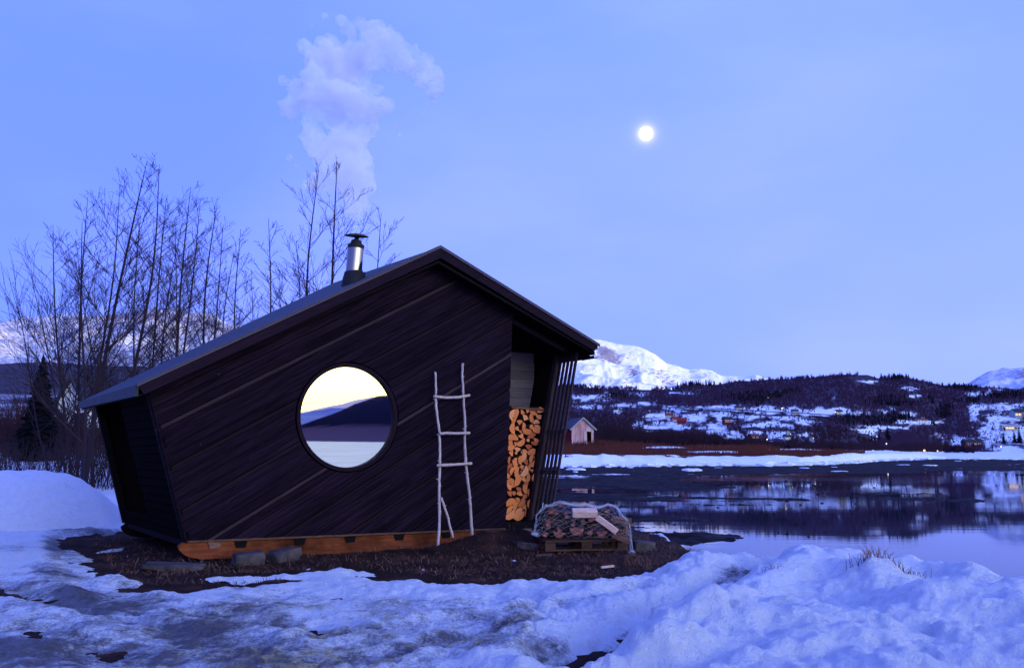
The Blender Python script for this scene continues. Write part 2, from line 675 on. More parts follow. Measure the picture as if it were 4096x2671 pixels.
m = Mt('straw', (0.22, 0.12, 0.07), 0.9)
m.color(m.ramp(m.noise(4, 3), [(0.3, (0.045, 0.018, 0.012)), (0.7, (0.21, 0.10, 0.062))]))
M['straw'] = m.m
M['redgrass'] = Mt('rust_brown_grass', (0.085, 0.028, 0.026), 0.95, spec=0.0).m
m = Mt('bare_twigs', (0.045, 0.026, 0.028), 0.9)
m.color(m.ramp(m.objrand(), [(0, (0.018, 0.013, 0.022)), (1, (0.040, 0.024, 0.028))]))
M['twig'] = m.m
M['scrub'] = Mt('red_brown_scrub', (0.034, 0.014, 0.017), 0.95).m
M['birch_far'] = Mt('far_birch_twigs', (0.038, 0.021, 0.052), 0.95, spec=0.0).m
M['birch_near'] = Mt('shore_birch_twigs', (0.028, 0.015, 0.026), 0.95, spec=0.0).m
M['spruce'] = Mt('dark_spruce_needles', (0.008, 0.009, 0.011), 0.95, spec=0.0).m

# land on the far side: snow, brown ground, patches
m = Mt('far_land', (0.7, 0.7, 0.75), 0.8)
b_ = m.attr('brown')
n1 = m.noise(0.06, 8, m.coord((1, 1, 1)), 0.65)
n2 = m.noise(0.5, 6, None, 0.7)
f_ = m.math('ADD', b_, m.math('MULTIPLY', m.math('SUBTRACT', m.math('ADD', m.math('MULTIPLY', n1, 0.5), m.math('MULTIPLY', n2, 0.5)), 0.5), 1.3))
bf = m.ramp(f_, [(0.45, 0.0), (0.55, 1.0)])
snowc = m.ramp(n2, [(0.3, (0.66, 0.67, 0.72)), (0.7, (0.84, 0.85, 0.88))])
brn = m.ramp(n2, [(0.3, (0.035, 0.013, 0.014)), (0.7, (0.095, 0.036, 0.032))])
wd_ = m.attr('wood')
g2 = m.math('ADD', wd_, m.math('MULTIPLY', m.math('SUBTRACT', m.math('ADD', m.math('MULTIPLY', n1, 0.4), m.math('MULTIPLY', n2, 0.6)), 0.5), 1.6))
wf_ = m.ramp(g2, [(0.20, 0.0), (0.75, 0.97)])
m.color(m.mix(wf_, m.mix(bf, snowc, brn), (0.034, 0.020, 0.040)))
m.b.inputs['Specular IOR Level'].default_value = 0.0
M['farland'] = m.m

m = Mt('mountain_snow_and_rock', (0.8, 0.8, 0.85), 0.8)
g_ = m.N.new('ShaderNodeNewGeometry')
sp = m.N.new('ShaderNodeSeparateXYZ')
m.L.new(g_.outputs['Normal'], sp.inputs[0])
rk = m.attr('rock')
n1 = m.noise(0.03, 10, m.coord((1, 1, 2.5)), 0.75)
n2 = m.noise(0.004, 6, None, 0.6)
f_ = m.math('ADD', rk, m.math('MULTIPLY', m.math('SUBTRACT', n1, 0.5), 2.2))
f_ = m.math('ADD', f_, m.math('MULTIPLY', m.math('SUBTRACT', n2, 0.5), 1.4))
rf = m.ramp(f_, [(0.60, 0.0), (0.74, 0.85)])
m.color(m.mix(rf, (0.84, 0.84, 0.87), (0.17, 0.13, 0.15)))
m.bump(n1, 0.6, 30)
M['mountain'] = m.m

m = Mt('birch_covered_slope', (0.5, 0.5, 0.55), 0.9)
rk = m.attr('rock')
n1 = m.noise(0.045, 9, m.coord((1, 1, 0.4)), 0.8)
n2 = m.noise(0.003, 6, None, 0.6)
f_ = m.math('ADD', rk, m.math('MULTIPLY', m.math('SUBTRACT', n1, 0.5), 3.0))
f_ = m.math('ADD', f_, m.math('MULTIPLY', m.math('SUBTRACT', n2, 0.5), 1.5))
rf = m.ramp(f_, [(0.15, 0.0), (0.95, 0.92)])
m.color(m.mix(rf, (0.70, 0.70, 0.76), (0.12, 0.09, 0.14)))
M['slope'] = m.m
m = Mt('dark_forest_ground', (0.05, 0.04, 0.05), 0.95)
m.color(m.ramp(m.noise(0.05, 8, None, 0.7), [(0.35, (0.025, 0.02, 0.03)), (0.62, (0.06, 0.045, 0.06)), (0.72, (0.22, 0.2, 0.25))]))
M['darkhill'] = m.m
m = Mt('shaded_wooded_slope', (0.010, 0.009, 0.018), 0.95, spec=0.0)
sp = m.N.new('ShaderNodeSeparateXYZ')
m.L.new(m.tc.outputs['Object'], sp.inputs[0])
hz_ = m.math('ADD', sp.outputs[2], m.math('MULTIPLY', m.math('SUBTRACT', m.noise(0.02, 6), 0.5), 6.0))
m.color(m.ramp(m.math('DIVIDE', hz_, 40.0), [(0.02, (0.13, 0.075, 0.085)), (0.13, (0.10, 0.055, 0.065)), (0.19, (0.012, 0.010, 0.020)), (1.0, (0.02, 0.018, 0.035))]))
M['backhill'] = m.m
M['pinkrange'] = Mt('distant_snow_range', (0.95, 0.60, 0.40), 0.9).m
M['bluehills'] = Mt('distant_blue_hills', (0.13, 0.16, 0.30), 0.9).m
m = Mt('fjord_ice', (0.62, 0.6, 0.66), 0.55, spec=0.3)
n_ = m.noise(0.16, 7, m.coord((0.5, 2.0, 1), (0, 0, R(-35))), 0.6)
m.color(m.ramp(n_, [(0.35, (0.26, 0.21, 0.17)), (0.65, (0.46, 0.38, 0.30))]))
M['ice'] = m.m
m = Mt('floe_ice', (0.78, 0.78, 0.83), 0.5)
m.bump(m.noise(3, 6), 0.6, 0.05)
M['floe'] = m.m

# calm water with slush streaks
m = Mt('fjord_water', (0.008, 0.010, 0.022), 0.03, spec=0.5)
m.b.inputs['IOR'].default_value = 1.14
n1 = m.noise(0.9, 5, m.coord((0.35, 1.6, 1), (0, 0, R(8))), 0.55)
n2 = m.noise(0.05, 4, m.coord((0.5, 2, 1), (0, 0, R(8))))
bs = m.N.new('ShaderNodeBump')
bs.inputs['Distance'].default_value = 0.01
m.L.new(n1, bs.inputs['Height'])
m.L.new(m.ramp(n2, [(0.35, 0.03), (0.7, 0.22)]), bs.inputs['Strength'])
m.L.new(bs.outputs[0], m.b.inputs['Normal'])
m.rough(m.ramp(n2, [(0.3, 0.015), (0.75, 0.06)]))
M['water'] = m.m
m = Mt('tidal_mud', (0.03, 0.024, 0.03), 0.9, spec=0.06)
n1 = m.noise(3.5, 7, m.coord((0.4, 1.5, 1)), 0.7)
m.color(m.ramp(n1, [(0.35, (0.006, 0.004, 0.006)), (0.60, (0.016, 0.011, 0.013)), (0.74, (0.045, 0.036, 0.042))]))
m.rough(m.ramp(n1, [(0.5, 0.95), (0.75, 0.5)]))
m.bump(n1, 0.5, 0.02)
M['mud'] = m.m

m = Mt('peeling_white_paint', (0.6, 0.5, 0.5), 0.8)
n1 = m.noise(1.6, 8, m.coord((6, 6, 0.35)), 0.7)
n2 = m.noise(0.7, 2, m.coord((1.6, 1.6, 0.15)))
f_ = m.math('ADD', m.math('MULTIPLY', n1, 0.55), m.math('MULTIPLY', n2, 0.6))
m.color(m.ramp(f_, [(0.42, (0.26, 0.04, 0.05)), (0.53, (0.50, 0.27, 0.28)), (0.68, (0.66, 0.46, 0.48))]))
M['peel'] = m.m
M['redwall'] = wood('red_barn_wall', (0.20, 0.012, 0.012), (0.34, 0.025, 0.022), (8, 8, 0.5), knots=False).m
M['slate'] = wood('grey_roof_sheets', (0.035, 0.035, 0.045), (0.10, 0.10, 0.125), (4, 4, 4), knots=False, bumpd=0.01).m
for k, c in dict(white=(0.74, 0.72, 0.70), cream=(0.42, 0.37, 0.33), red=(0.17, 0.018, 0.02), brown=(0.10, 0.055, 0.05), grey=(0.33, 0.33, 0.36),
                 redroof=(0.24, 0.03, 0.03), darkroof=(0.035, 0.035, 0.045), greyroof=(0.25, 0.25, 0.28), maroon=(0.16, 0.04, 0.04)).items():
    mm = Mt('paint_' + k, c, 0.75)
    nn = mm.noise(0.8, 4)
    mm.color(mm.mix(mm.math('MULTIPLY', nn, 0.4), c, tuple(q * 0.6 for q in c)))
    M[k] = mm.m
M['pane_dark'] = Mt('dark_window_pane', (0.02, 0.02, 0.03), 0.1).m
M['pane_lit'] = emis('lit_window_pane', (1.0, 0.60, 0.24), 1.5)
M['lamp_white'] = emis('street_lamp_light', (1.0, 0.84, 0.60), 4)
M['lamp_orange'] = emis('orange_lamp_light', (1.0, 0.30, 0.05), 9)
M['moon'] = emis('moon_surface', (1.0, 0.99, 0.97), 12)
m = Mt('road_surface', (0.06, 0.055, 0.06), 0.7)
M['road'] = m.m

# ------------------------------------------------------------------ moon
mo = at(2584, 535, 30000)
o = MB()
prof = []
rr = 30000 / 3700 * 27.0
for i in range(17):
    t = math.pi * i / 16
    prof.append((max(0.5, rr * math.sin(t)), -rr * math.cos(t)))
o.lathe((0, 0, 0), prof, 40)
o = o.build('moon', M['moon'], smooth=True)
o.location = mo
tag(o, 'bright white full moon in the blue evening sky', 'moon')

# ------------------------------------------------------------------ near ground
def srcx(X, Y):
    return 2048 + 3731 * X / np.maximum(Y, 0.3)


SHORE = ([-2000, 1000, 1700, 2000, 2200, 2450, 2600, 2750, 2900, 3100, 3500, 3700, 4096, 4600, 9000],
         [300, 200, 60, 32, 24, 19, 16.2, 13.4, 11.9, 10.6, 9.6, 9.1, 8.3, 7.4, 4.5])
LEFT = ([0, 16, 20, 28, 45, 70, 120, 400, 800], [0, 0, .02, .5, 1.44, 2.8, 5.8, 29, 81])


def base_z(X, Y):
    s = srcx(X, Y)
    ys = np.interp(s, *SHORE)
    ys = ys + 0.8 * fbm(X * 0.7, Y * 0.7, 4, 5)
    z = -1.0 * sstep(0, 2.6, Y - ys)
    wl = np.clip((1500 - s) / 500, 0, 1)
    z = z + wl * np.interp(Y, *LEFT)
    return z


def gpt(sx, sy):
    p = onz(sx, sy, 0.0)
    return (p.x, p.y)


DIRT = [gpt(*p) for p in ((300, 2156), (380, 2225), (412, 2262), (465, 2309), (565, 2318), (623, 2330), (735, 2315), (882, 2306), (1059, 2303), (1265, 2288), (1435, 2276), (1494, 2290),
                          (1653, 2303), (1747, 2318), (1765, 2340), (1888, 2337), (2006, 2322), (2123, 2320), (2300, 2323), (2476, 2320), (2565, 2305), (2623, 2283),
                          (2700, 2266), (2776, 2240), (2864, 2238), (2760, 2190), (2640, 2150), (2560, 2120), (2460, 2060), (2300, 2030), (1900, 2020), (900, 2030), (640, 2060), (560, 2110), (470, 2140), (380, 2140))]
DIRT2 = [gpt(*p) for p in ((560, 2349), (640, 2334), (880, 2330), (1125, 2337), (1000, 2350), (794, 2366), (600, 2367))]
DIRT3 = [gpt(*p) for p in ((1500, 2312), (1600, 2300), (1720, 2325), (1600, 2322))]
MOUND = [gpt(*p) for p in ((2880, 2270), (2690, 2335), (2640, 2420), (2560, 2500), (2380, 2590), (2160, 2760), (2160, 6000), (9000, 6000), (9000, 2330), (4300, 2300))]


def polar(d0, d1, nd, a0, a1, na):
    d = np.geomspace(d0, d1, nd)
    a = np.radians(np.linspace(a0, a1, na))
    A, D = np.meshgrid(a, d)
    return D * np.sin(A), D * np.cos(A)


BUMPS = [(gpt(ax, ay), hh0, rr0) for (ax, ay, hh0, rr0) in ((1800, 2205, .08, .35), (1900, 2200, .13, .4), (2010, 2192, .17, .45), (2120, 2190, .13, .4), (1650, 2215, .05, .3), (1250, 2235, .03, .4), (2650, 2225, .06, .5), (2420, 2240, .04, .5))]


def ground_z(X, Y):
    bz = base_z(X, Y) + 0.045 * fbm(X * 1.7, Y * 1.7, 5, 3) + 0.02 * fbm(X * 9, Y * 9, 3, 31)
    for q0, hh0, rr0 in BUMPS:
        bz = bz + hh0 * np.exp(-(((X - q0[0]) ** 2 + (Y - q0[1]) ** 2) / rr0 ** 2)) * (1 + 0.6 * fbm(X * 3, Y * 3, 4, 12))
    return bz


X, Y = polar(1.6, 70, 330, -44, 44, 420)
g = grid_obj('ground', X, Y, ground_z(X, Y), M['soil'])
tag(g, kind='structure')


def seg_d(X, Y, pts_):
    d = np.full(X.shape, 1e9)
    P = [gpt(*p) for p in pts_]
    for (ax, ay), (bx, by) in zip(P[:-1], P[1:]):
        ex, ey = bx - ax, by - ay
        t = np.clip(((X - ax) * ex + (Y - ay) * ey) / (ex * ex + ey * ey), 0, 1)
        d = np.minimum(d, np.hypot(X - ax - ex * t, Y - ay - ey * t))
    return d


RUTS = [(((262, 2140), (265, 2240), (330, 2340), (520, 2430), (900, 2500), (1350, 2560)), .17, .045), (((-200, 2330), (120, 2400), (420, 2470), (700, 2560), (1000, 2640)), .2, .05),
        (((-100, 2540), (300, 2590), (700, 2680)), .3, .05), (((1250, 2600), (1650, 2540), (1980, 2500), (2300, 2440), (2560, 2400)), .12, .05), (((1500, 2680), (1900, 2600), (2200, 2580)), .12, .04)]
GULLY = ((3060, 2300), (2980, 2345), (2850, 2420), (2740, 2455), (2640, 2530), (2500, 2600), (2300, 2690))


def snow_z(X, Y):
    b = base_z(X, Y)
    wob = 0.20 * fbm(X * 2.2, Y * 2.2, 5, 21) + 0.09 * fbm(X * 9, Y * 9, 3, 22)
    sd = sd_poly(X, Y, DIRT) + wob
    sd2 = sd_poly(X, Y, DIRT2) + 0.16 * fbm(X * 3, Y * 3, 4, 8)
    sd3 = sd_poly(X, Y, DIRT3) + 0.2 * fbm(X * 3, Y * 3, 4, 18)
    sd = np.minimum(np.minimum(sd, sd2), sd3)
    for (cx, cy, rx, ry) in ((440, 2200, 75, 30), (520, 2225, 40, 10), (1600, 2266, 70, 10), (1690, 2275, 30, 6), (2055, 2243, 45, 10), (1990, 2252, 14, 5), (2330, 2240, 30, 4), (820, 2290, 60, 6), (1240, 2272, 40, 5)):
        q0 = gpt(cx, cy)
        qx, qy = rx / 3731 * q0[1], max(.05, abs(gpt(cx, cy - ry)[1] - q0[1]))
        k_ = 1 - np.sqrt(((X - q0[0]) / qx) ** 2 + ((Y - q0[1]) / qy) ** 2)
        sd = np.maximum(sd, 0.22 * k_ + 0.10 * fbm(X * 5, Y * 5, 4, 28))
    ex = 0.10 * sstep(0.0, 0.45, sd) - 0.10 * sstep(0.0, -0.25, sd) - 0.035
    s = srcx(X, Y)
    # melted snow under trees further left
    mm = -sd_poly(X, Y, MOUND) + 0.35 * fbm(X * 1.1, Y * 1.1, 4, 41)
    mound = 0.14 * sstep(-0.15, 0.85, mm) * sstep(-0.2, 0.6, sd)
    lump = fbm(X * 1.5, Y * 1.5, 5, 61)
    bill = ridged(X * 2.1, Y * 2.1, 5, 71)
    z = b + ex + mound * (1 + 0.35 * lump)
    amp = (0.05 + 0.08 * sstep(1300, 2600, s) + 0.05 * sstep(-0.3, 0.8, mm)) * sstep(15, 7, Y)
    cover = sstep(0.0, 0.6, sd)
    z = z + cover * amp * (0.9 * lump - 0.75 * (bill - 0.6) * (1 - 0.7 * sstep(0.1, 0.9, mm))) + 0.016 * fbm(X * 8, Y * 8, 4, 91) * (0.3 + cover) + 0.075 * cover * (0.55 - ridged(X * 3.6, Y * 3.6, 5, 171)) * (0.55 + sstep(1200, 2600, s)) * (1 - 0.80 * sstep(0.1, 0.9, mm))
    z = z + cover * sstep(0.0, 0.8, mm) * sstep(14, 8, Y) * (0.14 * fbm(X * 0.75 + 4, Y * 0.75, 3, 205) + 0.035 * fbm(X * 2.6, Y * 2.6, 3, 206))
    for pts_, wd2, dp in RUTS:
        dd = seg_d(X, Y, pts_) + 0.10 * fbm(X * 2, Y * 2, 3, 7)
        z = z - cover * dp * (np.exp(-(dd / wd2) ** 2) - 0.5 * np.exp(-((dd - 1.9 * wd2) / (.7 * wd2)) ** 2))
    dd = seg_d(X, Y, GULLY) + 0.10 * fbm(X * 2.5, Y * 2.5, 3, 17)
    z = z - cover * (0.19 * np.exp(-(dd / .22) ** 2) - 0.08 * np.exp(-((dd - .48) / .22) ** 2))
    # lumpy ridges thrown up beside the track
    for (cx, cy, rx, ry, h) in RIDGES:
        z = z + 0.75 * h * (1 if cy < 7.2 else 0.5) * np.exp(-((X - cx) / rx) ** 2 - ((Y - cy) / ry) ** 2) * (0.6 + 0.8 * np.abs(fbm(X * 3, Y * 3, 4, 55)) * 2) * cover
    return z, sd, mm


def rid(sx, sy, rx, ry, h):
    p = onz(sx, sy, 0.05)
    return (p.x, p.y, rx, ry, h)


RIDGES = [rid(2120, 2420, 0.9, 0.3, 0.13), rid(2330, 2385, 0.4, 0.25, 0.12), rid(2180, 2520, 0.35, 0.22, 0.17), rid(2020, 2560, 0.5, 0.2, 0.10), rid(2450, 2360, 0.5, 0.35, 0.12),
          rid(2650, 2330, 0.55, 0.5, 0.16), rid(2900, 2330, 0.6, 0.5, 0.14), rid(2680, 2500, 0.35, 0.3, 0.14), rid(2620, 2590, 0.3, 0.3, 0.1), rid(3350, 2300, 0.5, 0.4, 0.12),
          rid(3130, 2290, 0.5, 0.5, 0.12), rid(3600, 2400, 1.0, 0.6, 0.10), rid(2960, 2580, 0.3, 0.25, 0.13), rid(1500, 2440, 0.8, 0.25, 0.06), rid(1300, 2520, 0.8, 0.2, 0.05)]
BLOBS = [(250, 2180, 60, 60, .8), (260, 2290, 110, 40, .55), (340, 2390, 120, 40, .6), (520, 2410, 200, 35, .45), (100, 2600, 420, 70, .72), (420, 2560, 260, 50, .45), (850, 2510, 200, 40, .5), (1000, 2600, 260, 40, .5),
         (1150, 2640, 300, 50, .5), (900, 2430, 240, 20, .25), (1500, 2555, 120, 22, .35), (1500, 2650, 90, 20, .5), (2200, 2610, 190, 40, .45), (2300, 2420, 160, 22, .2),
         (2990, 2330, 60, 36, 1.1), (2830, 2420, 80, 34, 1.1), (2760, 2450, 90, 30, .5), (2600, 2420, 60, 16, .5), (3280, 2610, 110, 30, .3), (3900, 2430, 160, 30, .3), (700, 2330, 300, 20, .15), (2240, 2500, 300, 30, .15),
         (60, 2190, 120, 14, .5), (340, 2118, 260, 10, .8), (40, 2115, 60, 9, .8), (40, 2350, 130, 22, .35)]
X, Y = polar(1.9, 70, 560, -43, 43, 760)
sz, sdv, mmv = snow_z(X, Y)
sx_ = srcx(X, Y)
sy_ = 1817.5 + 3731 * (H - 0.03) / np.maximum(Y, 0.3)
dirt = np.zeros(X.shape)
for (cx, cy, rx, ry, st) in BLOBS:
    dirt = np.maximum(dirt, st * np.exp(-((sx_ - cx) / rx) ** 2 - ((sy_ - cy) / ry) ** 2))
for pts_, wd2, dp in RUTS:
    dirt = np.maximum(dirt, 0.55 * np.exp(-((seg_d(X, Y, pts_) + 0.12 * fbm(X * 1.5, Y * 1.5, 3, 7)) / (wd2 * 1.1)) ** 2) * (0.6 + 0.8 * fbm(X, Y, 3, 27)))
dirt = np.maximum(dirt, 0.75 * np.exp(-((seg_d(X, Y, GULLY) + 0.1 * fbm(X * 2.5, Y * 2.5, 3, 17)) / .16) ** 2))
dirt = dirt * 1.15 - 0.16 + 0.12 * sstep(2400, 2000, sx_) * sstep(2230, 2400, sy_) + 0.24 * sstep(2350, 2450, sy_ + 0.05 * (2400 - sx_)) * sstep(2500, 1700, sx_) + 0.10 * sstep(2700, 2100, sx_) + 0.30 * np.exp(-(np.maximum(sdv, 0) / 0.16) ** 2) + 0.06 * sstep(2000, 600, sx_) - 0.12 * sstep(0, 1, mmv)
bzz = base_z(X, Y)
keep = (sz > bzz - 0.12) & (bzz > -0.62)
grid_obj('snow_cover', X, Y, sz, M['snow'], {'dirt': dirt}, keep=keep)['kind'] = 'structure'

# heap of cleared snow on the left
hc = at(150, 2100, 17.6)
hx, hy = np.meshgrid(np.linspace(-3.6, 2.2, 150), np.linspace(-2.2, 2.2, 110))
rad = np.sqrt((hx / np.where(hx > 0, 1.75, 3.0)) ** 2 + (hy / 1.7) ** 2)
hz = 1.16 * np.clip(1 - rad ** 1.7, -0.1, 1) ** 1 + 0.09 * fbm(hx * 1.2, hy * 1.2, 5, 4) + 0.03 * fbm(hx * 5, hy * 5, 3, 14) - 0.05
hp = grid_obj('snow_heap', hx + hc.x, hy + hc.y, np.maximum(hz, -0.15), M['snow'], {'dirt': np.clip(0.12 - hz, 0, 0.3) - 0.12}, keep=hz > -0.12)
tag(hp, 'rounded heap of cleared snow left of the cabin', 'snow heap')

# ------------------------------------------------------------------ water and mud
X, Y = polar(5, 700, 60, -50, 60, 90)
grid_obj('water', X, Y, X * 0 - 0.45, M['water'])['kind'] = 'structure'

FSH = ([-3000, 1800, 2240, 2500, 2800, 3200, 3416, 3500, 3780, 4096, 5200], [1868, 1868, 1868, 1864, 1862, 1860, 1851, 1843, 1834.5, 1836, 1838])


def Dshore(s):
    return 1.8 * 3731 / (np.interp(s, *FSH) - 1817.5)


X, Y = polar(13, 420, 520, -9, 34, 740)
s = srcx(X, Y)
py = 1817.5 + 3731 * 1.8 / Y
D0 = Dshore(s)
env = np.zeros(X.shape)


def el(cx, cy, rx, ry):
    return np.exp(-((s - cx) / rx) ** 2 - ((py - cy) / ry) ** 2)


env = np.maximum(env, 1.05 * np.clip((1903 - py - 0.012 * np.maximum(s - 3000, 0)) / 14, 0, 1) * sstep(4300, 3300, s))
env = np.maximum(env, 0.85 * np.clip((1874 - py) / 8, 0, 1))
env = np.maximum(env, 0.62 * sstep(3060, 2560, s + 0.9 * (py - 1960)) * sstep(2240, 2090, py))
env = np.maximum(env, 0.55 * el(2350, 2000, 420, 130))
env = np.maximum(env, 0.62 * el(2560, 2130, 190, 60))
env = np.maximum(env, 1.0 * el(2740, 2143, 150, 12))
env = np.maximum(env, 0.5 * el(3560, 1974, 240, 7))
env = np.maximum(env, 0.85 * el(3640, 1990, 130, 6))
env = np.maximum(env, 0.75 * el(3850, 1993, 60, 12))
env = np.maximum(env, 0.40 * el(3000, 2000, 200, 14))
env = np.maximum(env, 0.8 * el(3950, 1878, 260, 8))
st = fbm(X * 0.22, Y * 0.55 + X * 0.05, 6, 77, 0.62)
st2 = fbm(X * 0.9 + 0.2 * Y, Y * 3.2, 5, 87, 0.65)
zz = -0.45 + 0.10 * (env - 0.60) + 0.15 * st + 0.06 * st2
zz = zz + 0.045 * fbm(X * 3.0, Y * 7.0, 4, 187) * sstep(60, 20, Y)
zz = zz - 0.3 * sstep(0.12, 0.0, env)
grid_obj('mud_flat', X, Y, zz, M['mud'], keep=zz > -0.47)['kind'] = 'structure'

# ------------------------------------------------------------------ far shore land
BEACH = ([0, 2240, 2390, 2410, 2503, 2694, 2760, 2915, 3000, 3103, 3206, 3335, 3373, 3477, 3600, 3661, 3790, 3919, 4096, 5200],
         [1822, 1820, 1821, 1813, 1822, 1822, 1826, 1823, 1826, 1822, 1828, 1825, 1818, 1814, 1814, 1817, 1821, 1824, 1825, 1826])
BANK = ([0, 2240, 2400, 2530, 2700, 3000, 3100, 3300, 3400, 3600, 3900, 4096, 5200], [1768, 1768, 1768, 1776, 1786, 1786, 1795, 1800, 1806, 1808, 1815, 1818, 1818])
CREST = ([0, 2000, 2295, 2425, 2606, 2696, 2741, 2877, 2967, 3102, 3235, 3416, 3483, 3528, 3641, 3709, 3776, 3867, 3960, 4096, 4400, 5200],
         [1545, 1545, 1543, 1550, 1556, 1558, 1540, 1540, 1527, 1519, 1512, 1496, 1500, 1514, 1512, 1527, 1541, 1547, 1552, 1556, 1560, 1560])
CD = 1150.0


def land_y(s, d):
    """photograph row of the ground at heading s, distance d (forward)"""
    D0 = Dshore(s)
    l = np.log(d / D0)
    lc = np.log(CD / D0)
    k1, k2 = np.log(1.08), np.log(1.35)
    ysh, ybe, yba, ycr = np.interp(s, *FSH), np.interp(s, *BEACH), np.interp(s, *BANK), np.interp(s, *CREST)
    t1 = sstep(0, k1, l)
    t2 = np.clip((l - k1) / (k2 - k1), 0, 1)
    t3 = np.clip((l - k2) / (lc - k2), 0, 1)
    y = ysh + (ybe - ysh) * t1 + (yba - ybe) * t2 + (ycr - yba) * t3
    return y


def land_z(s, d):
    y = land_y(s, np.minimum(d, CD))
    z = H + (1817.5 - y) * np.minimum(d, CD) / 3731
    z = np.where(d > CD, z - (d - CD) * 0.12, z)
    z = np.where(d < Dshore(s), -0.45 - 0.5 * (Dshore(s) - d) / 10, z)
    return z


def land_pts(sx, sy):
    """ground points of the far shore seen at photograph pixels (sx, sy)"""
    sx, sy = np.atleast_1d(np.array(sx, float)), np.atleast_1d(np.array(sy, float))
    lo, hi = Dshore(sx), np.full(sx.shape, CD)
    for _ in range(26):
        mid = np.sqrt(lo * hi)
        far = land_y(sx, mid) > sy
        lo, hi = np.where(far, mid, lo), np.where(far, hi, mid)
    d = np.sqrt(lo * hi)
    return np.stack([(sx - 2048) / 3731 * d, d, land_z(sx, d)], -1)


def land_pt(sx, sy):
    return Vector(land_pts(sx, sy)[0])


# openings in the woods: (cx, cy, rx, ry, strength)
OPEN = [(2720, 1637, 60, 9, 1), (2900, 1636, 140, 10, 1), (3100, 1638, 140, 14, 1), (3300, 1645, 130, 14, 1), (2640, 1665, 90, 14, .8), (2780, 1668, 70, 16, 1), (2900, 1665, 60, 22, 1), (2700, 1705, 110, 14, .9), (2600, 1705, 60, 18, .8),
        (2870, 1725, 45, 34, 1), (2930, 1740, 60, 12, .7), (3010, 1670, 70, 14, .9), (3160, 1672, 90, 14, .9), (3230, 1690, 60, 10, .8), (3090, 1700, 110, 9, .9), (3120, 1738, 70, 18, .8), (3030, 1735, 50, 10, .8), (3230, 1745, 40, 18, .6),
        (3480, 1725, 50, 14, 1), (3560, 1705, 100, 6, .9), (3690, 1688, 110, 7, 1), (3905, 1645, 22, 30, 1), (4000, 1630, 120, 16, .9), (4030, 1668, 120, 20, .7), (3980, 1735, 60, 50, 1), (4080, 1740, 80, 40, 1), (3840, 1768, 60, 14, 1),
        (4040, 1800, 90, 20, 1), (3780, 1745, 60, 12, .6), (2370, 1590, 90, 16, .75), (2350, 1628, 80, 9, .85), (2520, 1622, 60, 9, .6), (2580, 1612, 40, 8, .9), (2720, 1571, 50, 5, .9), (2560, 1575, 50, 8, .5), (2475, 1645, 20, 8, .8),
        (3490, 1524, 45, 5, .8), (3660, 1550, 50, 7, .7), (3670, 1583, 40, 4, .7), (3345, 1585, 12, 14, .5), (3930, 1575, 60, 10, .8), (3560, 1640, 50, 10, .5), (2660, 1790, 90, 6, 1), (2900, 1765, 50, 8, .8),
        (3990, 1560, 40, 4, .7), (4080, 1553, 30, 4, .7), (3500, 1740, 30, 20, .6), (3640, 1655, 40, 10, .5), (3860, 1752, 110, 8, .6)]


def openness(s, y):
    o = np.zeros(np.shape(s))
    wob = 0.75 * fbm(s * 0.035, y * 0.10, 5, 801, 0.65)
    for cx, cy, rx, ry, st_ in OPEN:
        o = np.maximum(o, st_ * np.exp(-(np.abs((s - cx) / (rx * 1.1)) ** 2.2 + np.abs((y - cy) / (ry * 1.35)) ** 2.2)))
    return np.clip(o + wob * (o > 0.05), 0, 1)


sv = np.linspace(1150, 4500, 700)
tv = np.concatenate([np.linspace(-0.01, 0.35, 80), np.linspace(0.36, 1.15, 200)])
Sg, Tg = np.meshgrid(sv, tv)
D0 = Dshore(Sg)
Dg = D0 * (CD / D0) ** Tg
Xg = (Sg - 2048) / 3731 * Dg
Zg = land_z(Sg, Dg)
Zg = Zg + np.where(Dg > D0 * 1.02, 1, 0) * (0.10 * fbm(Xg * 0.25, Dg * 0.25, 4, 9) + 0.0022 * Dg * fbm(Xg * 0.02, Dg * 0.02, 5, 19)) + 0.25 * sstep(1.0, 1.01, Dg / D0) * (0.5 + fbm(Xg * 0.3, Dg * 0.3, 3, 66)) * sstep(1.3, 1.01, Dg / D0)
Yp = land_y(Sg, np.minimum(Dg, CD))
be, ba = np.interp(Sg, *BEACH), np.interp(Sg, *BANK)
brown = sstep(be + 2, be - 3, Yp) * sstep(ba - 20, ba - 5, Yp) * sstep(3460, 3300, Sg)
brown = brown * (1 - 0.9 * np.exp(-((Sg - 2660) / 110) ** 2 - ((Yp - 1792) / 6) ** 2) - 0.9 * np.exp(-((Sg - 3200) / 140) ** 4 - ((Yp - 1799) / 4) ** 2) - 0.8 * np.exp(-((Sg - 2850) / 120) ** 4 - ((Yp - 1810) / 5) ** 2))
wood_m = sstep(ba - 4, ba - 12, Yp)
ope = openness(Sg, Yp)
lo = grid_obj('far_shore', Xg, Dg, Zg, M['farland'], {'brown': brown, 'wood': wood_m * (1.25 - 1.3 * ope)})
tag(lo, kind='structure')

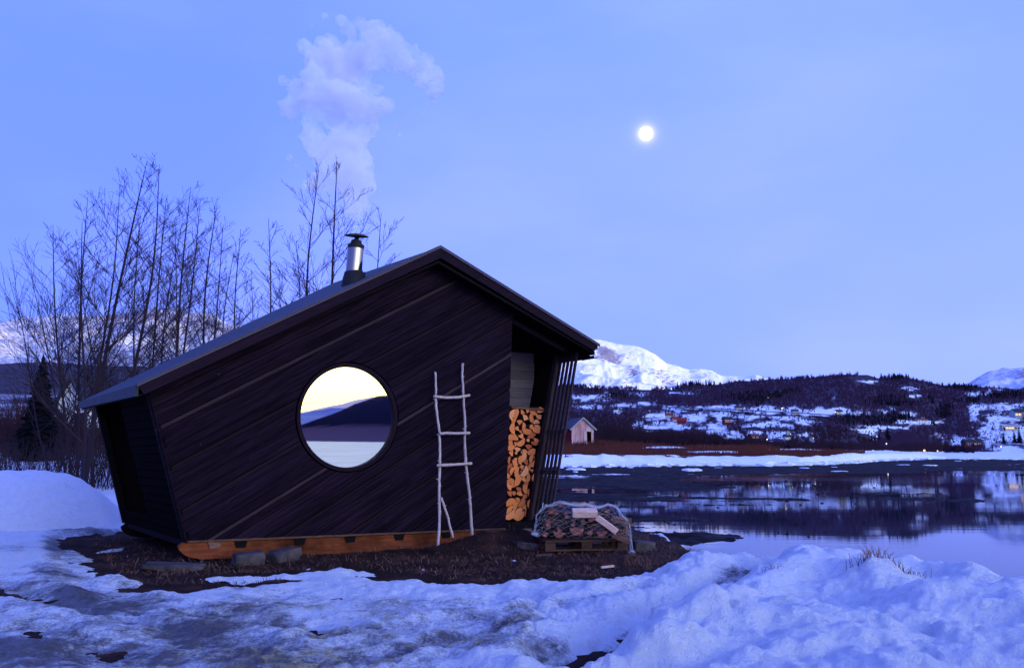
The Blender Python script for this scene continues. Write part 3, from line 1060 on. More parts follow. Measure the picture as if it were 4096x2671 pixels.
# ------------------------------------------------------------------ mountains and hills
def ridge(name, prof, dist, front, back, basey, mat, amp, rockf, seed=0, s0=None, s1=None, ns=420, nt=150, nsc=0.003, sharp=1.3):
    px, pyy = [p[0] for p in prof], [p[1] for p in prof]
    S = np.linspace(s0 if s0 is not None else px[0], s1 if s1 is not None else px[-1], ns)
    T = np.concatenate([np.linspace(0, 1, nt), np.linspace(1.01, 1.25, 14)])
    Sg, Tg = np.meshgrid(S, T)
    Dg = np.where(Tg <= 1, front + (dist - front) * Tg, dist + (back - dist) * (Tg - 1) / 0.25)
    crest = H + (1817.5 - np.interp(Sg, px, pyy)) * dist / 3731
    b0 = H + (1817.5 - basey) * front / 3731
    Xg = (Sg - 2048) / 3731 * Dg
    prof_t = np.clip(Tg, 0, 1) ** sharp
    Z = b0 + (crest - b0) * prof_t
    rn = ridged(Xg * nsc, Dg * nsc, 6, seed) - 0.62
    Z = Z + amp * rn * np.sin(np.clip(Tg, 0, 1) * math.pi) ** 0.6
    Z = Z + amp * 0.07 * fbm(Xg * nsc * 6, Dg * nsc * 6, 4, seed + 3)
    Z = np.where(Tg > 1, Z - (Tg - 1) / 0.25 * (crest - b0) * 0.6, Z)
    rock = rockf(Sg, Tg, Xg, Dg)
    o = grid_obj(name, Xg, Dg, Z, mat, {'rock': rock})
    return tag(o, kind='structure')


SNOWP = [(1500, 1500), (2000, 1395), (2200, 1352), (2349, 1349), (2394, 1356), (2493, 1374), (2583, 1392), (2628, 1413), (2674, 1453), (2764, 1478), (2809, 1476), (2854, 1483), (2899, 1503), (2989, 1507), (3034, 1498), (3080, 1512), (3250, 1530), (3600, 1560)]


def rock_snow(S, T, X, D):
    r = np.full(S.shape, 0.27)
    for cx, t, rx, rt, st_ in ((2440, .80, 60, .10, .55), (2420, .88, 50, .05, .5), (2640, .72, 50, .10, .5), (2560, .35, 90, .10, .35), (2680, .55, 60, .1, .45), (2420, .42, 60, .08, .3), (2860, .7, 60, .15, .4), (2540, .5, 30, .06, .5)):
        r = r + st_ * np.exp(-((S - cx) / rx) ** 2 - ((T - t) / rt) ** 2)
    return r


ridge('snow_mountain', SNOWP, 8000, 5200, 11000, 1600, M['mountain'], 230, rock_snow, 5, 1700, 3500, 460, 190, 0.0011)
ridge('right_hill', [(3500, 1640), (3700, 1590), (3876, 1537), (3979, 1483), (4096, 1468), (4250, 1455), (4500, 1500), (4800, 1560)], 2600, 1700, 3500, 1600, M['slope'], 90,
      lambda S, T, X, D: 0.42 + 0.1 * np.sin(S * 0.02), 25, 3500, 4800, 160, 90, 0.004)
LEFTP = [(-900, 1300), (-400, 1290), (0, 1276), (99, 1264), (232, 1255), (348, 1258), (480, 1245), (580, 1232), (696, 1235), (812, 1255), (870, 1279), (940, 1302), (1100, 1360), (1400, 1450), (1800, 1540)]


def rock_left(S, T, X, D):
    return 0.66 - 0.40 * sstep(0.90, 1.0, T) + 0.25 * np.exp(-((S - 800) / 90) ** 2 - ((T - 0.85) / 0.1) ** 2) + 0.15 * np.exp(-((T - 0.86) / 0.05) ** 2) - 0.12 * np.exp(-((T - 0.5) / 0.16) ** 2)


ridge('left_mountain', LEFTP, 3400, 1500, 5000, 1490, M['slope'], 150, rock_left, 35, -900, 1800, 420, 140, 0.0035)
ridge('dark_left_ridge', [(-900, 1440), (0, 1452), (150, 1446), (400, 1462), (600, 1466), (900, 1480), (1300, 1500), (1700, 1540)], 820, 330, 1100, 1600, M['darkhill'], 14, lambda S, T, X, D: S * 0, 45, -900, 1700, 160, 60, 0.02)
# land left of the cabin, from the trees back to the ridge
X, Y = polar(60, 420, 140, -44, -12, 180)
s = srcx(X, Y)
zl = base_z(X, Y) + 0.5 * fbm(X * 0.05, Y * 0.05, 5, 90) * sstep(60, 90, Y) + 0.1
br = 0.62 + 0.35 * fbm(X * 0.04, Y * 0.04, 4, 33)
grid_obj('left_land', X, Y, zl, M['farland'], {'brown': br - .3, 'wood': br})['kind'] = 'structure'


# scenery across the fjord behind the camera (seen in the round window)
def back_range(name, prof, dist, front, mat, amp, seed, nsc):
    az = [p[0] for p in prof]
    el_ = [p[1] for p in prof]
    A = np.linspace(az[0], az[-1], 420)
    T = np.concatenate([np.linspace(0, 1, 40), [1.15, 1.3]])
    Ag, Tg = np.meshgrid(A, T)
    Dg = front + (dist - front) * Tg
    cr = H + np.interp(Ag, az, el_) * dist
    X = Dg * np.sin(np.radians(Ag))
    Y = Dg * np.cos(np.radians(Ag))
    Z = -0.6 + (cr + 0.6) * np.clip(Tg, 0, 1) ** 0.8 * (1 + 0.22 * np.clip(Tg, 0, 1) * fbm(X * nsc, Y * nsc, 6, seed))
    Z = np.where(Tg > 1, Z * 0.8, Z)
    return tag(grid_obj(name, X, Y, Z, mat), kind='structure')


back_range('far_fjord_range', [(60, .034), (90, .04), (112, .070), (118, .060), (121.2, .051), (124, .037), (126.7, .026), (130, .026), (140, .034), (160, .036), (200, .036), (260, .03)], 6000, 4000, M['pinkrange'], 0, 3, 0.002)
back_range('fjord_hills', [(60, .03), (110, .05), (119, .042), (121.5, .036), (124, .029), (126.7, .023), (130, .018), (150, .022), (200, .02), (260, .02)], 2600, 1800, M['bluehills'], 0, 8, 0.006)
back_range('wooded_fjord_slope', [(60, .07), (95, .08), (112, .065), (118, .062), (121.2, .046), (124, .026), (126.7, .009), (130, .004), (150, .001), (160, .03), (200, .04), (260, .05)], 900, 330, M['backhill'], 0, 13, 0.02)
X, Y = polar(9, 340, 50, 62, 200, 90)
ic = grid_obj('fjord_ice', X, Y, X * 0 - 0.43 + 0.05 * fbm(X * 0.2, Y * 0.2, 3, 5), M['ice'])
tag(ic, kind='structure')
X, Y = polar(300, 60000, 50, -180, 180, 120)
grid_obj('lowland', X, Y, X * 0 - 1.2, M['darkhill'])['kind'] = 'structure'
X, Y = polar(1.0, 320, 60, 44, 316, 100)
grid_obj('ground_behind', X, Y, -0.5 - 0.2 * sstep(20, 60, np.hypot(X, Y)) + 0.45 * sstep(12, 3, np.hypot(X, Y)), M['snow'], {'dirt': X * 0})['kind'] = 'structure'

# road on the far hillside
pts = [(2670, 1636), (2780, 1641), (2880, 1643), (3000, 1650), (3100, 1656), (3200, 1661), (3330, 1669)]
mb = MB()
rl = []
for i in range(40):
    t = i / 39 * (len(pts) - 1)
    k = min(int(t), len(pts) - 2)
    f = t - k
    px_, py_ = pts[k][0] * (1 - f) + pts[k + 1][0] * f, pts[k][1] * (1 - f) + pts[k + 1][1] * f
    a, b = land_pt(px_, py_ + 2.2), land_pt(px_, py_ - 2.2)
    rl.append((a + Vector((0, 0, 1.2)), b + Vector((0, 0, 1.2))))
for i in range(39):
    mb.add([rl[i][0], rl[i + 1][0], rl[i + 1][1], rl[i][1]], [(0, 1, 2, 3)])
tag(mb.build('hillside_road', M['road']), kind='structure')

# ------------------------------------------------------------------ the cabin
UX = Vector((0.8387, 0.5446, 0)).normalized()
NX = Vector((-UX.y, UX.x, 0))
B0 = onz(808, 2237, 0.03)


def W(sx, sy, off=0.0):
    """(a, b) on the plane parallel to the cabin front, off metres behind it"""
    d = ray(sx, sy)
    p0 = B0 + NX * off
    t = (p0 - CAMV).dot(NX) / d.dot(NX)
    P = CAMV + d * t
    return ((P - B0).dot(UX), P.z)


def T3(a, b, off=0.0):
    return Vector((B0.x, B0.y, 0)) + UX * a + NX * off + Vector((0, 0, b))


def slab(mb, poly, o0, o1):
    return mb.prism([T3(a, b, o0) for a, b in poly], [T3(a, b, o1) for a, b in poly])


cabin = empty('sauna_cabin', (B0.x, B0.y, 0))
tag(cabin, 'dark wooden cabin with slanted walls, round mirror window and smoking chimney', 'cabin')

WALL = [W(735, 2162), W(588, 1570), W(1757, 1010), W(2100, 1236), W(2050, 1277), W(2022, 2112)]
wall = slab(MB(), WALL, 0.05, 0.11).build('front_wall', M['black'], cabin)


def clip_half(poly, p, n):
    out = []
    for i in range(len(poly)):
        a, b = poly[i - 1], poly[i]
        da = (a[0] - p[0]) * n[0] + (a[1] - p[1]) * n[1]
        db = (b[0] - p[0]) * n[0] + (b[1] - p[1]) * n[1]
        if (da >= 0) != (db >= 0):
            t = da / (da - db)
            out.append((a[0] + (b[0] - a[0]) * t, a[1] + (b[1] - a[1]) * t))
        if db >= 0:
            out.append(b)
    return out


def clip_between(poly, l0, l1):
    """keep what is below line l0 and above line l1 (lines as point pairs, left to right)"""
    (p, q) = l0
    n = (q[1] - p[1], -(q[0] - p[0]))
    poly = clip_half(poly, p, n)
    if len(poly) < 3:
        return poly
    (p, q) = l1
    n = (-(q[1] - p[1]), q[0] - p[0])
    return clip_half(poly, p, n)


LINES = [((629, 1703), (1837, 1109)), ((664, 1870), (1971, 1181)), ((705, 2048), (2079, 1253)), ((842, 2146), (2046, 1408)), ((1132, 2138), (2038, 1553)),
         ((1391, 2130), (2035, 1696)), ((1655, 2117), (2030, 1846)), ((1868, 2112), (2027, 1994))]


def yat(l, x):
    (x0, y0), (x1, y1) = l
    return y0 + (y1 - y0) * (x - x0) / (x1 - x0)


XA, XB = 500, 2200
bands = [((yat(LINES[0], XA) - 330, yat(LINES[0], XB) - 240))] + [(yat(l, XA), yat(l, XB)) for l in LINES]
last = bands[-1]
bands += [(last[0] + 205, last[1] + 135), (last[0] + 400, last[1] + 270)]
WC = W(1394, 1667)            # window centre
WR = abs(W(1581, 1667)[0] - W(1207, 1667)[0]) / 2
cut = MB().lathe(T3(WC[0], WC[1], -0.3), [(WR * 1.105, 0), (WR * 1.105, 0.7)], 72, NX).build('cutter', M['black'])
dg = None
shadow = []
for bi in range(len(bands) - 1):
    (ya0, yb0), (ya1, yb1) = bands[bi], bands[bi + 1]
    nb = 8 if bi == 0 else 4
    bat = 15.0 if 0 < bi < 9 else 0.0      # batten below the joint
    batw = 0.085
    gap = 0.028
    for k in range(-1, nb):
        if k == -1:
            if bi == 0 or bi > 8:
                continue
            t0, t1 = gap, batw + gap
        else:
            s0_ = (batw + gap) if 0 < bi <= 8 else 0
            t0 = s0_ + (1 - s0_) * k / nb
            t1 = s0_ + (1 - s0_) * (k + 1) / nb
        e = 0.0035 * rng.uniform(.5, 1.4)
        l0 = (W(XA, ya0 + (ya1 - ya0) * (t0 + (0 if k <= 0 and bi else e))), W(XB, yb0 + (yb1 - yb0) * (t0 + (0 if k <= 0 and bi else e))))
        l1 = (W(XA, ya0 + (ya1 - ya0) * (t1 - e)), W(XB, yb0 + (yb1 - yb0) * (t1 - e)))
        poly = clip_between(WALL, l0, l1)
        if len(poly) < 3:
            continue
        front = 0.012 if k == -1 else rng.uniform(-0.002, 0.003)
        # upper board of a band overlaps outward a little, like lapped cladding
        mb = slab(MB(), poly, front if k != nb - 1 else front - 0.008, 0.048)
        mat = M['char']
        if k == -1:
            mat = M['char_light'] if bi in (1, 4) else M['char_mid']
            nm = 'batten'
        else:
            nm = 'plank'
        o = mb.build(nm, mat, wall)
        mod = o.modifiers.new('hole', 'BOOLEAN')
        mod.object = cut
        mod.solver = 'EXACT'
        dg = bpy.context.evaluated_depsgraph_get()
        me = bpy.data.meshes.new_from_object(o.evaluated_get(dg))
        o.modifiers.clear()
        o.data = me
        if len(me.polygons) == 0:
            bpy.data.objects.remove(o)
            continue
        # a board cut by the window becomes two boards
        par = list(range(len(me.vertices)))

        def find(x):
            while par[x] != x:
                x = par[x]
            return x
        for e_ in me.edges:
            a1_, b1_ = find(e_.vertices[0]), find(e_.vertices[1])
            par[a1_] = b1_
        roots = {}
        for v_ in range(len(par)):
            roots.setdefault(find(v_), []).append(v_)
        if len(roots) > 1:
            for vs_ in roots.values():
                mp_ = {v_: k_ for k_, v_ in enumerate(vs_)}
                q_ = MB()
                q_.add([tuple(me.vertices[v_].co) for v_ in vs_], [tuple(mp_[x] for x in p_.vertices) for p_ in me.polygons if p_.vertices[0] in mp_])
                q_.build(nm, mat, wall)
            bpy.data.objects.remove(o)
bpy.data.objects.remove(cut)
# a thin hairline strip in two of the low bands
for l in (((957, 2141), (1300, 1927)), ((1250, 2136), (1560, 1935))):
    mb = MB()
    mb.beam(T3(*W(*l[0]), -0.012), T3(*W(*l[1]), -0.012), 0.006, 0.008)
    mb.build('batten', M['char_light'], wall)

# round window
win = MB()
Cn = T3(WC[0], WC[1], 0)
tilt = R(0.6)
gn = (-NX * math.cos(tilt) + Vector((0, 0, -1)) * math.sin(tilt)).normalized()
q = Vector((0, 0, 1)).rotation_difference(-gn)
ringo = MB()
n = 72
for r0, r1, z0, z1 in ((WR * 1.0, WR * 1.075, -0.015, 0.075),):
    vs, fs = [], []
    for rr_, zz_ in ((r0, z0), (r1, z0), (r1, z1), (r0, z1)):
        for k in range(n):
            t = 2 * math.pi * k / n
            vs.append(Cn + UX * rr_ * math.cos(t) + Vector((0, 0, 1)) * rr_ * math.sin(t) + NX * zz_)
    for j in range(4):
        for k in range(n):
            fs.append((j * n + k, j * n + (k + 1) % n, ((j + 1) % 4) * n + (k + 1) % n, ((j + 1) % 4) * n + k))
    ringo.add(vs, fs)
wf = ringo.build('window_frame', M['fascia'], cabin)
gl_ = MB()
vs = [Cn + NX * 0.035]
for k in range(n):
    t = 2 * math.pi * k / n
    e1 = UX
    e2 = gn.cross(UX).normalized()
    vs.append(Cn + NX * 0.035 + e1 * WR * 1.02 * math.cos(t) + e2 * WR * 1.02 * math.sin(t))
vb = [v + NX * 0.008 for v in vs]
gl_.add(vs + vb, [(0, 1 + k, 1 + (k + 1) % n) for k in range(n)] + [(n + 1, n + 2 + (k + 1) % n, n + 2 + k) for k in range(n)])
g_o = gl_.build('glass', M['mirror'], wf)
g_o['label'] = 'round mirrored pane reflecting a yellow evening sky over dark hills'

# roof
OF = -0.30
AL, AP, AR = W(550, 1537, OF), W(1756, 989, OF), W(2390, 1380, OF)
# depth of the roof from the far left eave corner
lo_, hi_ = 0.0, 12.0
for _ in range(50):
    md = (lo_ + hi_) / 2
    if proj(T3(AL[0], AL[1], md))[0] > 321:
        lo_ = md
    else:
        hi_ = md
RD = (lo_ + hi_) / 2
ALb = W(321, 1606, RD)
APb = W(1338, 1130, RD)
ARb = (AR[0], AR[1])
roof = MB()
th = 0.07


def down(p, t):
    return (p[0], p[1] - t)


roof.hexa([T3(*down(AL, th), OF), T3(*down(AP, th), OF), T3(*down(APb, th), RD), T3(*down(ALb, th), RD), T3(*AL, OF), T3(*AP, OF), T3(*APb, RD), T3(*ALb, RD)])
roof.hexa([T3(*down(AP, th), OF), T3(*down(AR, th), OF), T3(*down(ARb, th), RD), T3(*down(APb, th), RD), T3(*AP, OF), T3(*AR, OF), T3(*ARb, RD), T3(*APb, RD)])
roof_o = roof.build('roof', M['roof'], cabin)
FL = [W(553, 1543, OF), W(1756, 995, OF), W(1759, 1033, OF), W(573, 1578, OF)]
slab(MB(), FL, OF - 0.035, OF - 0.003).build('fascia_board', M['fascia'], roof_o)
FR = [W(1756, 995, OF), W(2387, 1386, OF), W(2372, 1405, OF), W(1759, 1033, OF)]
slab(MB(), FR, OF - 0.035, OF - 0.003).build('fascia_board', M['fascia'], roof_o)
for a_, b_ in (((545, 1540), (1756, 989)), ((1756, 989), (2392, 1382))):
    p, q2 = W(*a_, OF), W(*b_, OF)
    mb = slab(MB(), [(p[0], p[1] + .012), (q2[0], q2[1] + .012), (q2[0], q2[1] - .022), (p[0], p[1] - .022)], OF - 0.055, OF - 0.036)
    mb.build('edge_trim', M['trim'], roof_o)
    slab(MB(), [(p[0], p[1] + .022), (q2[0], q2[1] + .022), (q2[0], q2[1] + .003), (p[0], p[1] + .003)], OF - 0.055, OF + 0.06).build('edge_trim', M['trim'], roof_o)
# left eave board and right eave with gutter
hL = AL[1] - W(573, 1578, OF)[1]
mb = MB()
mb.hexa([T3(AL[0] - .02, AL[1] - hL - .02, OF), T3(AL[0] + .015, AL[1] - hL - .02, OF), T3(ALb[0] + .015, ALb[1] - .11, RD), T3(ALb[0] - .02, ALb[1] - .11, RD),
         T3(AL[0] - .02, AL[1] - .005, OF), T3(AL[0] + .015, AL[1] - .005, OF), T3(ALb[0] + .015, ALb[1] - .005, RD), T3(ALb[0] - .02, ALb[1] - .005, RD)])
mb.build('eave_board', M['roof'], roof_o)
# dark soffits
mb = MB()
SF = W(573, 1578, OF)
p1, p2 = W(573, 1585, 0), W(1759, 1038, 0)
mb.hexa([T3(AL[0] + .02, AL[1] - hL - .03, OF + .01), T3(*down(AP, .24), OF + .01), T3(*down(APb, .24), RD - .02), T3(ALb[0] + .02, ALb[1] - .13, RD - .02),
         T3(AL[0] + .02, AL[1] - hL, OF + .01), T3(*down(AP, .2), OF + .01), T3(*down(APb, .2), RD - .02), T3(ALb[0] + .02, ALb[1] - .1, RD - .02)])
mb.hexa([T3(*down(AP, .24), OF + .01), T3(AR[0] - .05, AR[1] - .16, OF + .01), T3(AR[0] - .05, AR[1] - .16, RD - .02), T3(*down(APb, .24), RD - .02),
         T3(*down(AP, .2), OF + .01), T3(AR[0] - .05, AR[1] - .11, OF + .01), T3(AR[0] - .05, AR[1] - .11, RD - .02), T3(*down(APb, .2), RD - .02)])
mb.build('soffit', M['black'], roof_o)
gp = W(2372, 1425, OF)
gv, gf = [], []
mb = MB()
prof = [(-.055, .035), (-.05, -.01), (-.02, -.035), (.02, -.035), (.05, -.01), (.055, .02), (.045, .02), (.02, -.022), (-.02, -.022), (-.045, .035)]
mb.prism([T3(gp[0] + x, gp[1] + z, OF + .03) for x, z in prof], [T3(gp[0] + x, gp[1] + z, RD) for x, z in prof])
mb.build('gutter', M['black'], roof_o)
mb = MB()
mb.beam(T3(*W(2330, 1440, OF), OF), T3(*W(2389, 1430, OF), OF), .03, .015)
mb.build('gutter_hook', M['black'], roof_o)

# left side wall with porch opening, back wall, floor
SB, ST = WALL[0], WALL[1]
lo_, hi_ = 0.0, 12.0
for _ in range(50):
    md = (lo_ + hi_) / 2
    if proj(T3(SB[0], SB[1], md))[0] > 490:
        lo_ = md
    else:
        hi_ = md
WD = (lo_ + hi_) / 2
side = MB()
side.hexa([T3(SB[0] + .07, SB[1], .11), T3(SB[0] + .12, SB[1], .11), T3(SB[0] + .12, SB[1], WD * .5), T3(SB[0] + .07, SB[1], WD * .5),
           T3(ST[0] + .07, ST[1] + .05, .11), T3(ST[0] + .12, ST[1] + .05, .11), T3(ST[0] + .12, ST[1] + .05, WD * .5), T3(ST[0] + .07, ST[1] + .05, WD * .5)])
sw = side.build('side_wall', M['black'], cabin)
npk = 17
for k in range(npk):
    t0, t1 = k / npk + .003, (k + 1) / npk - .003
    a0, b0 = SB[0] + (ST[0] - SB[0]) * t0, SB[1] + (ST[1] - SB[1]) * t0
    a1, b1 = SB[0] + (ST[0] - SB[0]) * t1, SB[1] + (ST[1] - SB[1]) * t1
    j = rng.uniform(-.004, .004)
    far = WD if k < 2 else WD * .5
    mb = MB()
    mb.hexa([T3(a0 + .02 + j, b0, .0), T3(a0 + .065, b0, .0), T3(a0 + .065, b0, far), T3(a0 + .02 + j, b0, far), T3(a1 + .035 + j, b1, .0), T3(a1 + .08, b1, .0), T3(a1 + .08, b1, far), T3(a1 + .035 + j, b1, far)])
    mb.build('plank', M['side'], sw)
mb = MB()   # corner board and porch post
mb.beam(T3(SB[0] + .03, SB[1] - .02, -.005), T3(ST[0] + .03, ST[1], -.005), .03, .07, NX)
mb.build('corner_board', M['char'], cabin)
mb = MB()
mb.beam(T3(SB[0] + .04, SB[1], WD - .06), T3(ST[0] + .04, ST[1] + .1, WD - .06), .1, .1, NX)
mb.build('porch_post', M['black'], cabin)
BW = [(SB[0] + .1, SB[1]), (ST[0] + .1, ST[1]), (APb[0], APb[1] - .22), (WALL[4][0], WALL[4][1] - 0.0), (WALL[5][0], WALL[5][1])]
slab(MB(), BW, WD - .02, WD + .05).build('back_wall', M['black'], cabin)
mb = MB()   # porch inner wall
mb.hexa([T3(SB[0] + 1.3, SB[1], .15), T3(SB[0] + 1.36, SB[1], .15), T3(SB[0] + 1.36, SB[1], WD), T3(SB[0] + 1.3, SB[1], WD),
         T3(SB[0] + .9, ST[1] + .4, .15), T3(SB[0] + .96, ST[1] + .4, .15), T3(SB[0] + .96, ST[1] + .4, WD), T3(SB[0] + .9, ST[1] + .4, WD)])
mb.build('porch_inner_wall', M['black'], cabin)
ER = W(2200, 2100, 0)
slab(MB(), [(SB[0] + .03, SB[1] - .08), (ER[0] + .05, SB[1] - .08), (ER[0] + .05, SB[1] - .005), (SB[0] + .03, SB[1] - .005)], .115, WD).build('floor', M['black'], cabin)
# pale lower edge of the cladding
p, q2 = W(745, 2170), W(2022, 2117)
slab(MB(), [p, q2, (q2[0], q2[1] + .025), (p[0], p[1] + .025)], -.004, .06).build('base_strip', M['pine_old'], cabin)

# alcove at the right with slanted slat screen
aw = WALL[5][0]
at_ = WALL[4][0]
BK = 1.15
bo = empty
back = slab(MB(), [(aw, WALL[5][1]), (at_, WALL[4][1]), (at_ + 1.5, WALL[4][1]), (aw + 1.5, WALL[5][1])], BK + .02, BK + .06).build('alcove_back', M['black'], cabin)
yb = 1300
k = 0
while k < 24:
    y0, y1 = yb + k * 36, yb + k * 36 + 35
    a0, b0 = W(2040, y0, BK)
    a1, b1 = W(2132 + rng.uniform(-3, 3), y0 + 6, BK)
    b2 = W(2040, y1, BK)[1]
    j = rng.uniform(-.01, .01)
    slab(MB(), [(aw - .3, b2), (a1, b2), (a1, b0), (aw - .3, b0)], BK - .02 + j, BK + .018).build('plank', M['board_in'] if k > 2 else M['black'], back)
    k += 1
# inner partition on the left of the alcove
mb = MB()
mb.hexa([T3(aw - .06, WALL[5][1], .115), T3(aw - .005, WALL[5][1], .115), T3(aw - .005, WALL[5][1], BK), T3(aw - .06, WALL[5][1], BK),
         T3(at_ - .06, WALL[4][1] + .3, .115), T3(at_ - .005, WALL[4][1] + .3, .115), T3(at_ - .005, WALL[4][1] + .3, BK), T3(at_ - .06, WALL[4][1] + .3, BK)])
mb.build('alcove_side_wall', M['black'], cabin)
# dark inner frame beside the slats (back part of the alcove side)
RT, RB = W(2312, 1398, .04), W(2198, 2105, .04)


def side_pt(t, off):
    return T3(RB[0] + (RT[0] - RB[0]) * t, RB[1] + (RT[1] - RB[1]) * t, off)


mb = MB()
mb.hexa([side_pt(0, .68) + UX * -.05, side_pt(0, .68), side_pt(0, WD), side_pt(0, WD) + UX * -.05, side_pt(1, .68) + UX * -.05, side_pt(1, .68), side_pt(1, WD), side_pt(1, WD) + UX * -.05])
mb.build('alcove_side_wall', M['black'], cabin)
mb = MB()
mb.beam(side_pt(-.01, .62), side_pt(1.0, .62), .10, .06, UX)
mb.build('post', M['slat'], cabin)
for k in range(5):
    mb = MB()
    off = .05 + k * .108
    mb.beam(side_pt(-.03, off), side_pt(1.03, off), .056, .024, UX)
    mb.build('slat', M['slat'], cabin)
# cross rails behind the slats
for t in (.02, .30, .53, .98):
    mb = MB()
    mb.beam(side_pt(t, .03) + UX * .03, side_pt(t, .6) + UX * .03, .022, .05)
    mb.build('rail', M['slat'], cabin)
# sloping beam above the alcove and gable infill
p, q2 = W(2053, 1272), W(2262, 1390)
slab(MB(), [(p[0], p[1]), (q2[0], q2[1]), (q2[0], q2[1] - .075), (p[0], p[1] - .075)], .02, .12).build('beam', M['fascia'], cabin)
slab(MB(), [W(2053, 1277), W(2100, 1236), W(2340, 1388), W(2310, 1420)], .125, .16).build('gable_infill', M['black'], cabin)

# skids, shadowed notches of the joists
SK = [W(*p) for p in ((716, 2183), (720, 2200), (735, 2216), (760, 2229), (808, 2237), (2110, 2180), (2110, 2118), (735, 2170))]
skid = slab(MB(), SK, .03, .11).build('skid', M['pine'], cabin)
slab(MB(), [(a, b) for a, b in SK], WD - .25, WD - .15).build('skid', M['black'], cabin)
for sx0 in (865, 970, 1205, 1407, 1603, 1790):
    a, b = W(sx0, yat(((735, 2166), (2022, 2112)), sx0))
    slab(MB(), [(a - .10, b - .02), (a + .07, b - .02), (a + .05, b - .105), (a - .07, b - .105)], .012, .028).build('joist_notch_shade', M['black'] if sx0 > 900 else M['pine_old'], cabin)  # black blocks paint in the shadows where the joists are notched
mb = MB()
for sx0 in (2050, 2110):
    pass

# chimney
CO = 1.0
pc = W(1414, 1100, CO)
Pb = T3(pc[0], pc[1], CO)
rad = 33 / 3731 * Pb.y
tilt_ax = (T3(*W(1423, 979, CO), CO) - T3(*W(1413, 1094, CO), CO)).normalized()
hgt = (T3(*W(1423, 979, CO), CO) - Pb).length
chim = MB().lathe(Pb, [(rad, -0.15), (rad, -0.149), (rad, -0.145), (rad, hgt * .4), (rad, hgt * .855), (rad, hgt * .859), (rad, hgt * .86)], 40, tilt_ax).build('chimney', M['steel'], cabin, smooth=False)
for p_ in chim.data.polygons:
    p_.use_smooth = len(p_.vertices) == 4
tp = Pb + tilt_ax * hgt
o_ = MB().lathe(Pb, [(rad * 1.015, hgt * .86), (rad * 1.02, hgt * .99), (rad * .9, hgt * 1.0)], 32, tilt_ax).build('collar', M['soot'], chim)
MB().lathe(tp, [(rad * .72, 0), (rad * .66, .06), (rad * .5, .07)], 24, tilt_ax).build('collar', M['soot'], chim)
cp = T3(*W(1426, 945, CO), CO)
MB().lathe(tp, [(rad * .28, .05), (rad * .28, (cp - tp).length)], 16, tilt_ax).build('cap_stem', M['soot'], chim)
cr = 50 / 3731 * Pb.y
cax = (tilt_ax + Vector((0.0, -0.16, 0))).normalized()
MB().lathe(cp, [(cr * .25, -.018), (cr * .98, -.004), (cr, .006), (cr * .6, .03), (cr * .1, .045)], 36, cax).build('chimney_cap', M['cap'], chim)
# black flashing following the roof slope
mb = MB()
fp = []
for i, (hh_, rr2) in enumerate(((-.34, 1.62), (-.16, 1.5), (-.02, 1.42), (0.02, 1.2), (.06, 1.12))):
    ring = []
    for k in range(28):
        t = 2 * math.pi * k / 28
        sl = 0.5 * math.cos(t) * rad * rr2 if i < 3 else 0.12 * math.cos(t) * rad * rr2
        ring.append(Pb + UX * math.cos(t) * rad * rr2 + NX * math.sin(t) * rad * rr2 + Vector((0, 0, hh_ + sl)))
    fp.append(ring)
vs = [v for r_ in fp for v in r_]
fs = [(i * 28 + k, i * 28 + (k + 1) % 28, (i + 1) * 28 + (k + 1) % 28, (i + 1) * 28 + k) for i in range(4) for k in range(28)]
mb.add(vs, fs)
mb.build('flashing', M['soot'], chim)

# ------------------------------------------------------------------ ladder of branches leaning on the front
def zp(x, y):
    return (1600 + x / 1.826, 1400 + y / 1.826)


def lean(x, y):
    sx0, sy0 = zp(x, y)
    t = min(1, max(0, (sy0 - 1450) / (2205 - 1450)))
    off = -.05 - .33 * t
    return T3(*W(sx0, sy0, off), off)


RAILL = [(258, 160), (262, 260), (262, 330), (263, 400), (275, 500), (287, 600), (290, 700), (292, 800), (290, 860), (287, 950), (285, 1050), (288, 1150), (285, 1300), (275, 1472)]
RAILR = [(458, 97), (453, 180), (460, 260), (463, 340), (470, 450), (475, 560), (472, 640), (475, 740), (482, 850), (490, 920), (500, 1000), (510, 1080), (515, 1150), (520, 1230), (525, 1330), (545, 1410), (564, 1460)]
lad = empty('branch_ladder', lean(275, 1460))
tag(lad, 'crooked ladder of peeled branches leaning against the cabin wall', 'ladder')


def branch(pts, r0, r1, name, stubs=0, off=0.0, seed=1):
    rr3 = random.Random(seed)
    P = [lean(*p) + NX * off for p in pts]
    # densify
    Q = []
    for i in range(len(P) - 1):
        for k in range(4):
            t = k / 4
            Q.append(P[i].lerp(P[i + 1], t) + Vector((rr3.uniform(-1, 1), rr3.uniform(-1, 1), 0)) * .0035)
    Q.append(P[-1])
    n_ = len(Q)
    rad_ = [(r0 + (r1 - r0) * i / (n_ - 1)) * rr3.uniform(.9, 1.12) for i in range(n_)]
    mb = MB().tube(Q, rad_, 8)
    for _ in range(stubs):
        i = rr3.randrange(2, n_ - 2)
        d = Vector((rr3.choice((-1, 1)) * .8, -.3, .5)).normalized()
        mb.tube([Q[i], Q[i] + d * rr3.uniform(.025, .045)], [.009, .006], 6)
    return mb.build(name, M['ladder'], lad, smooth=True)


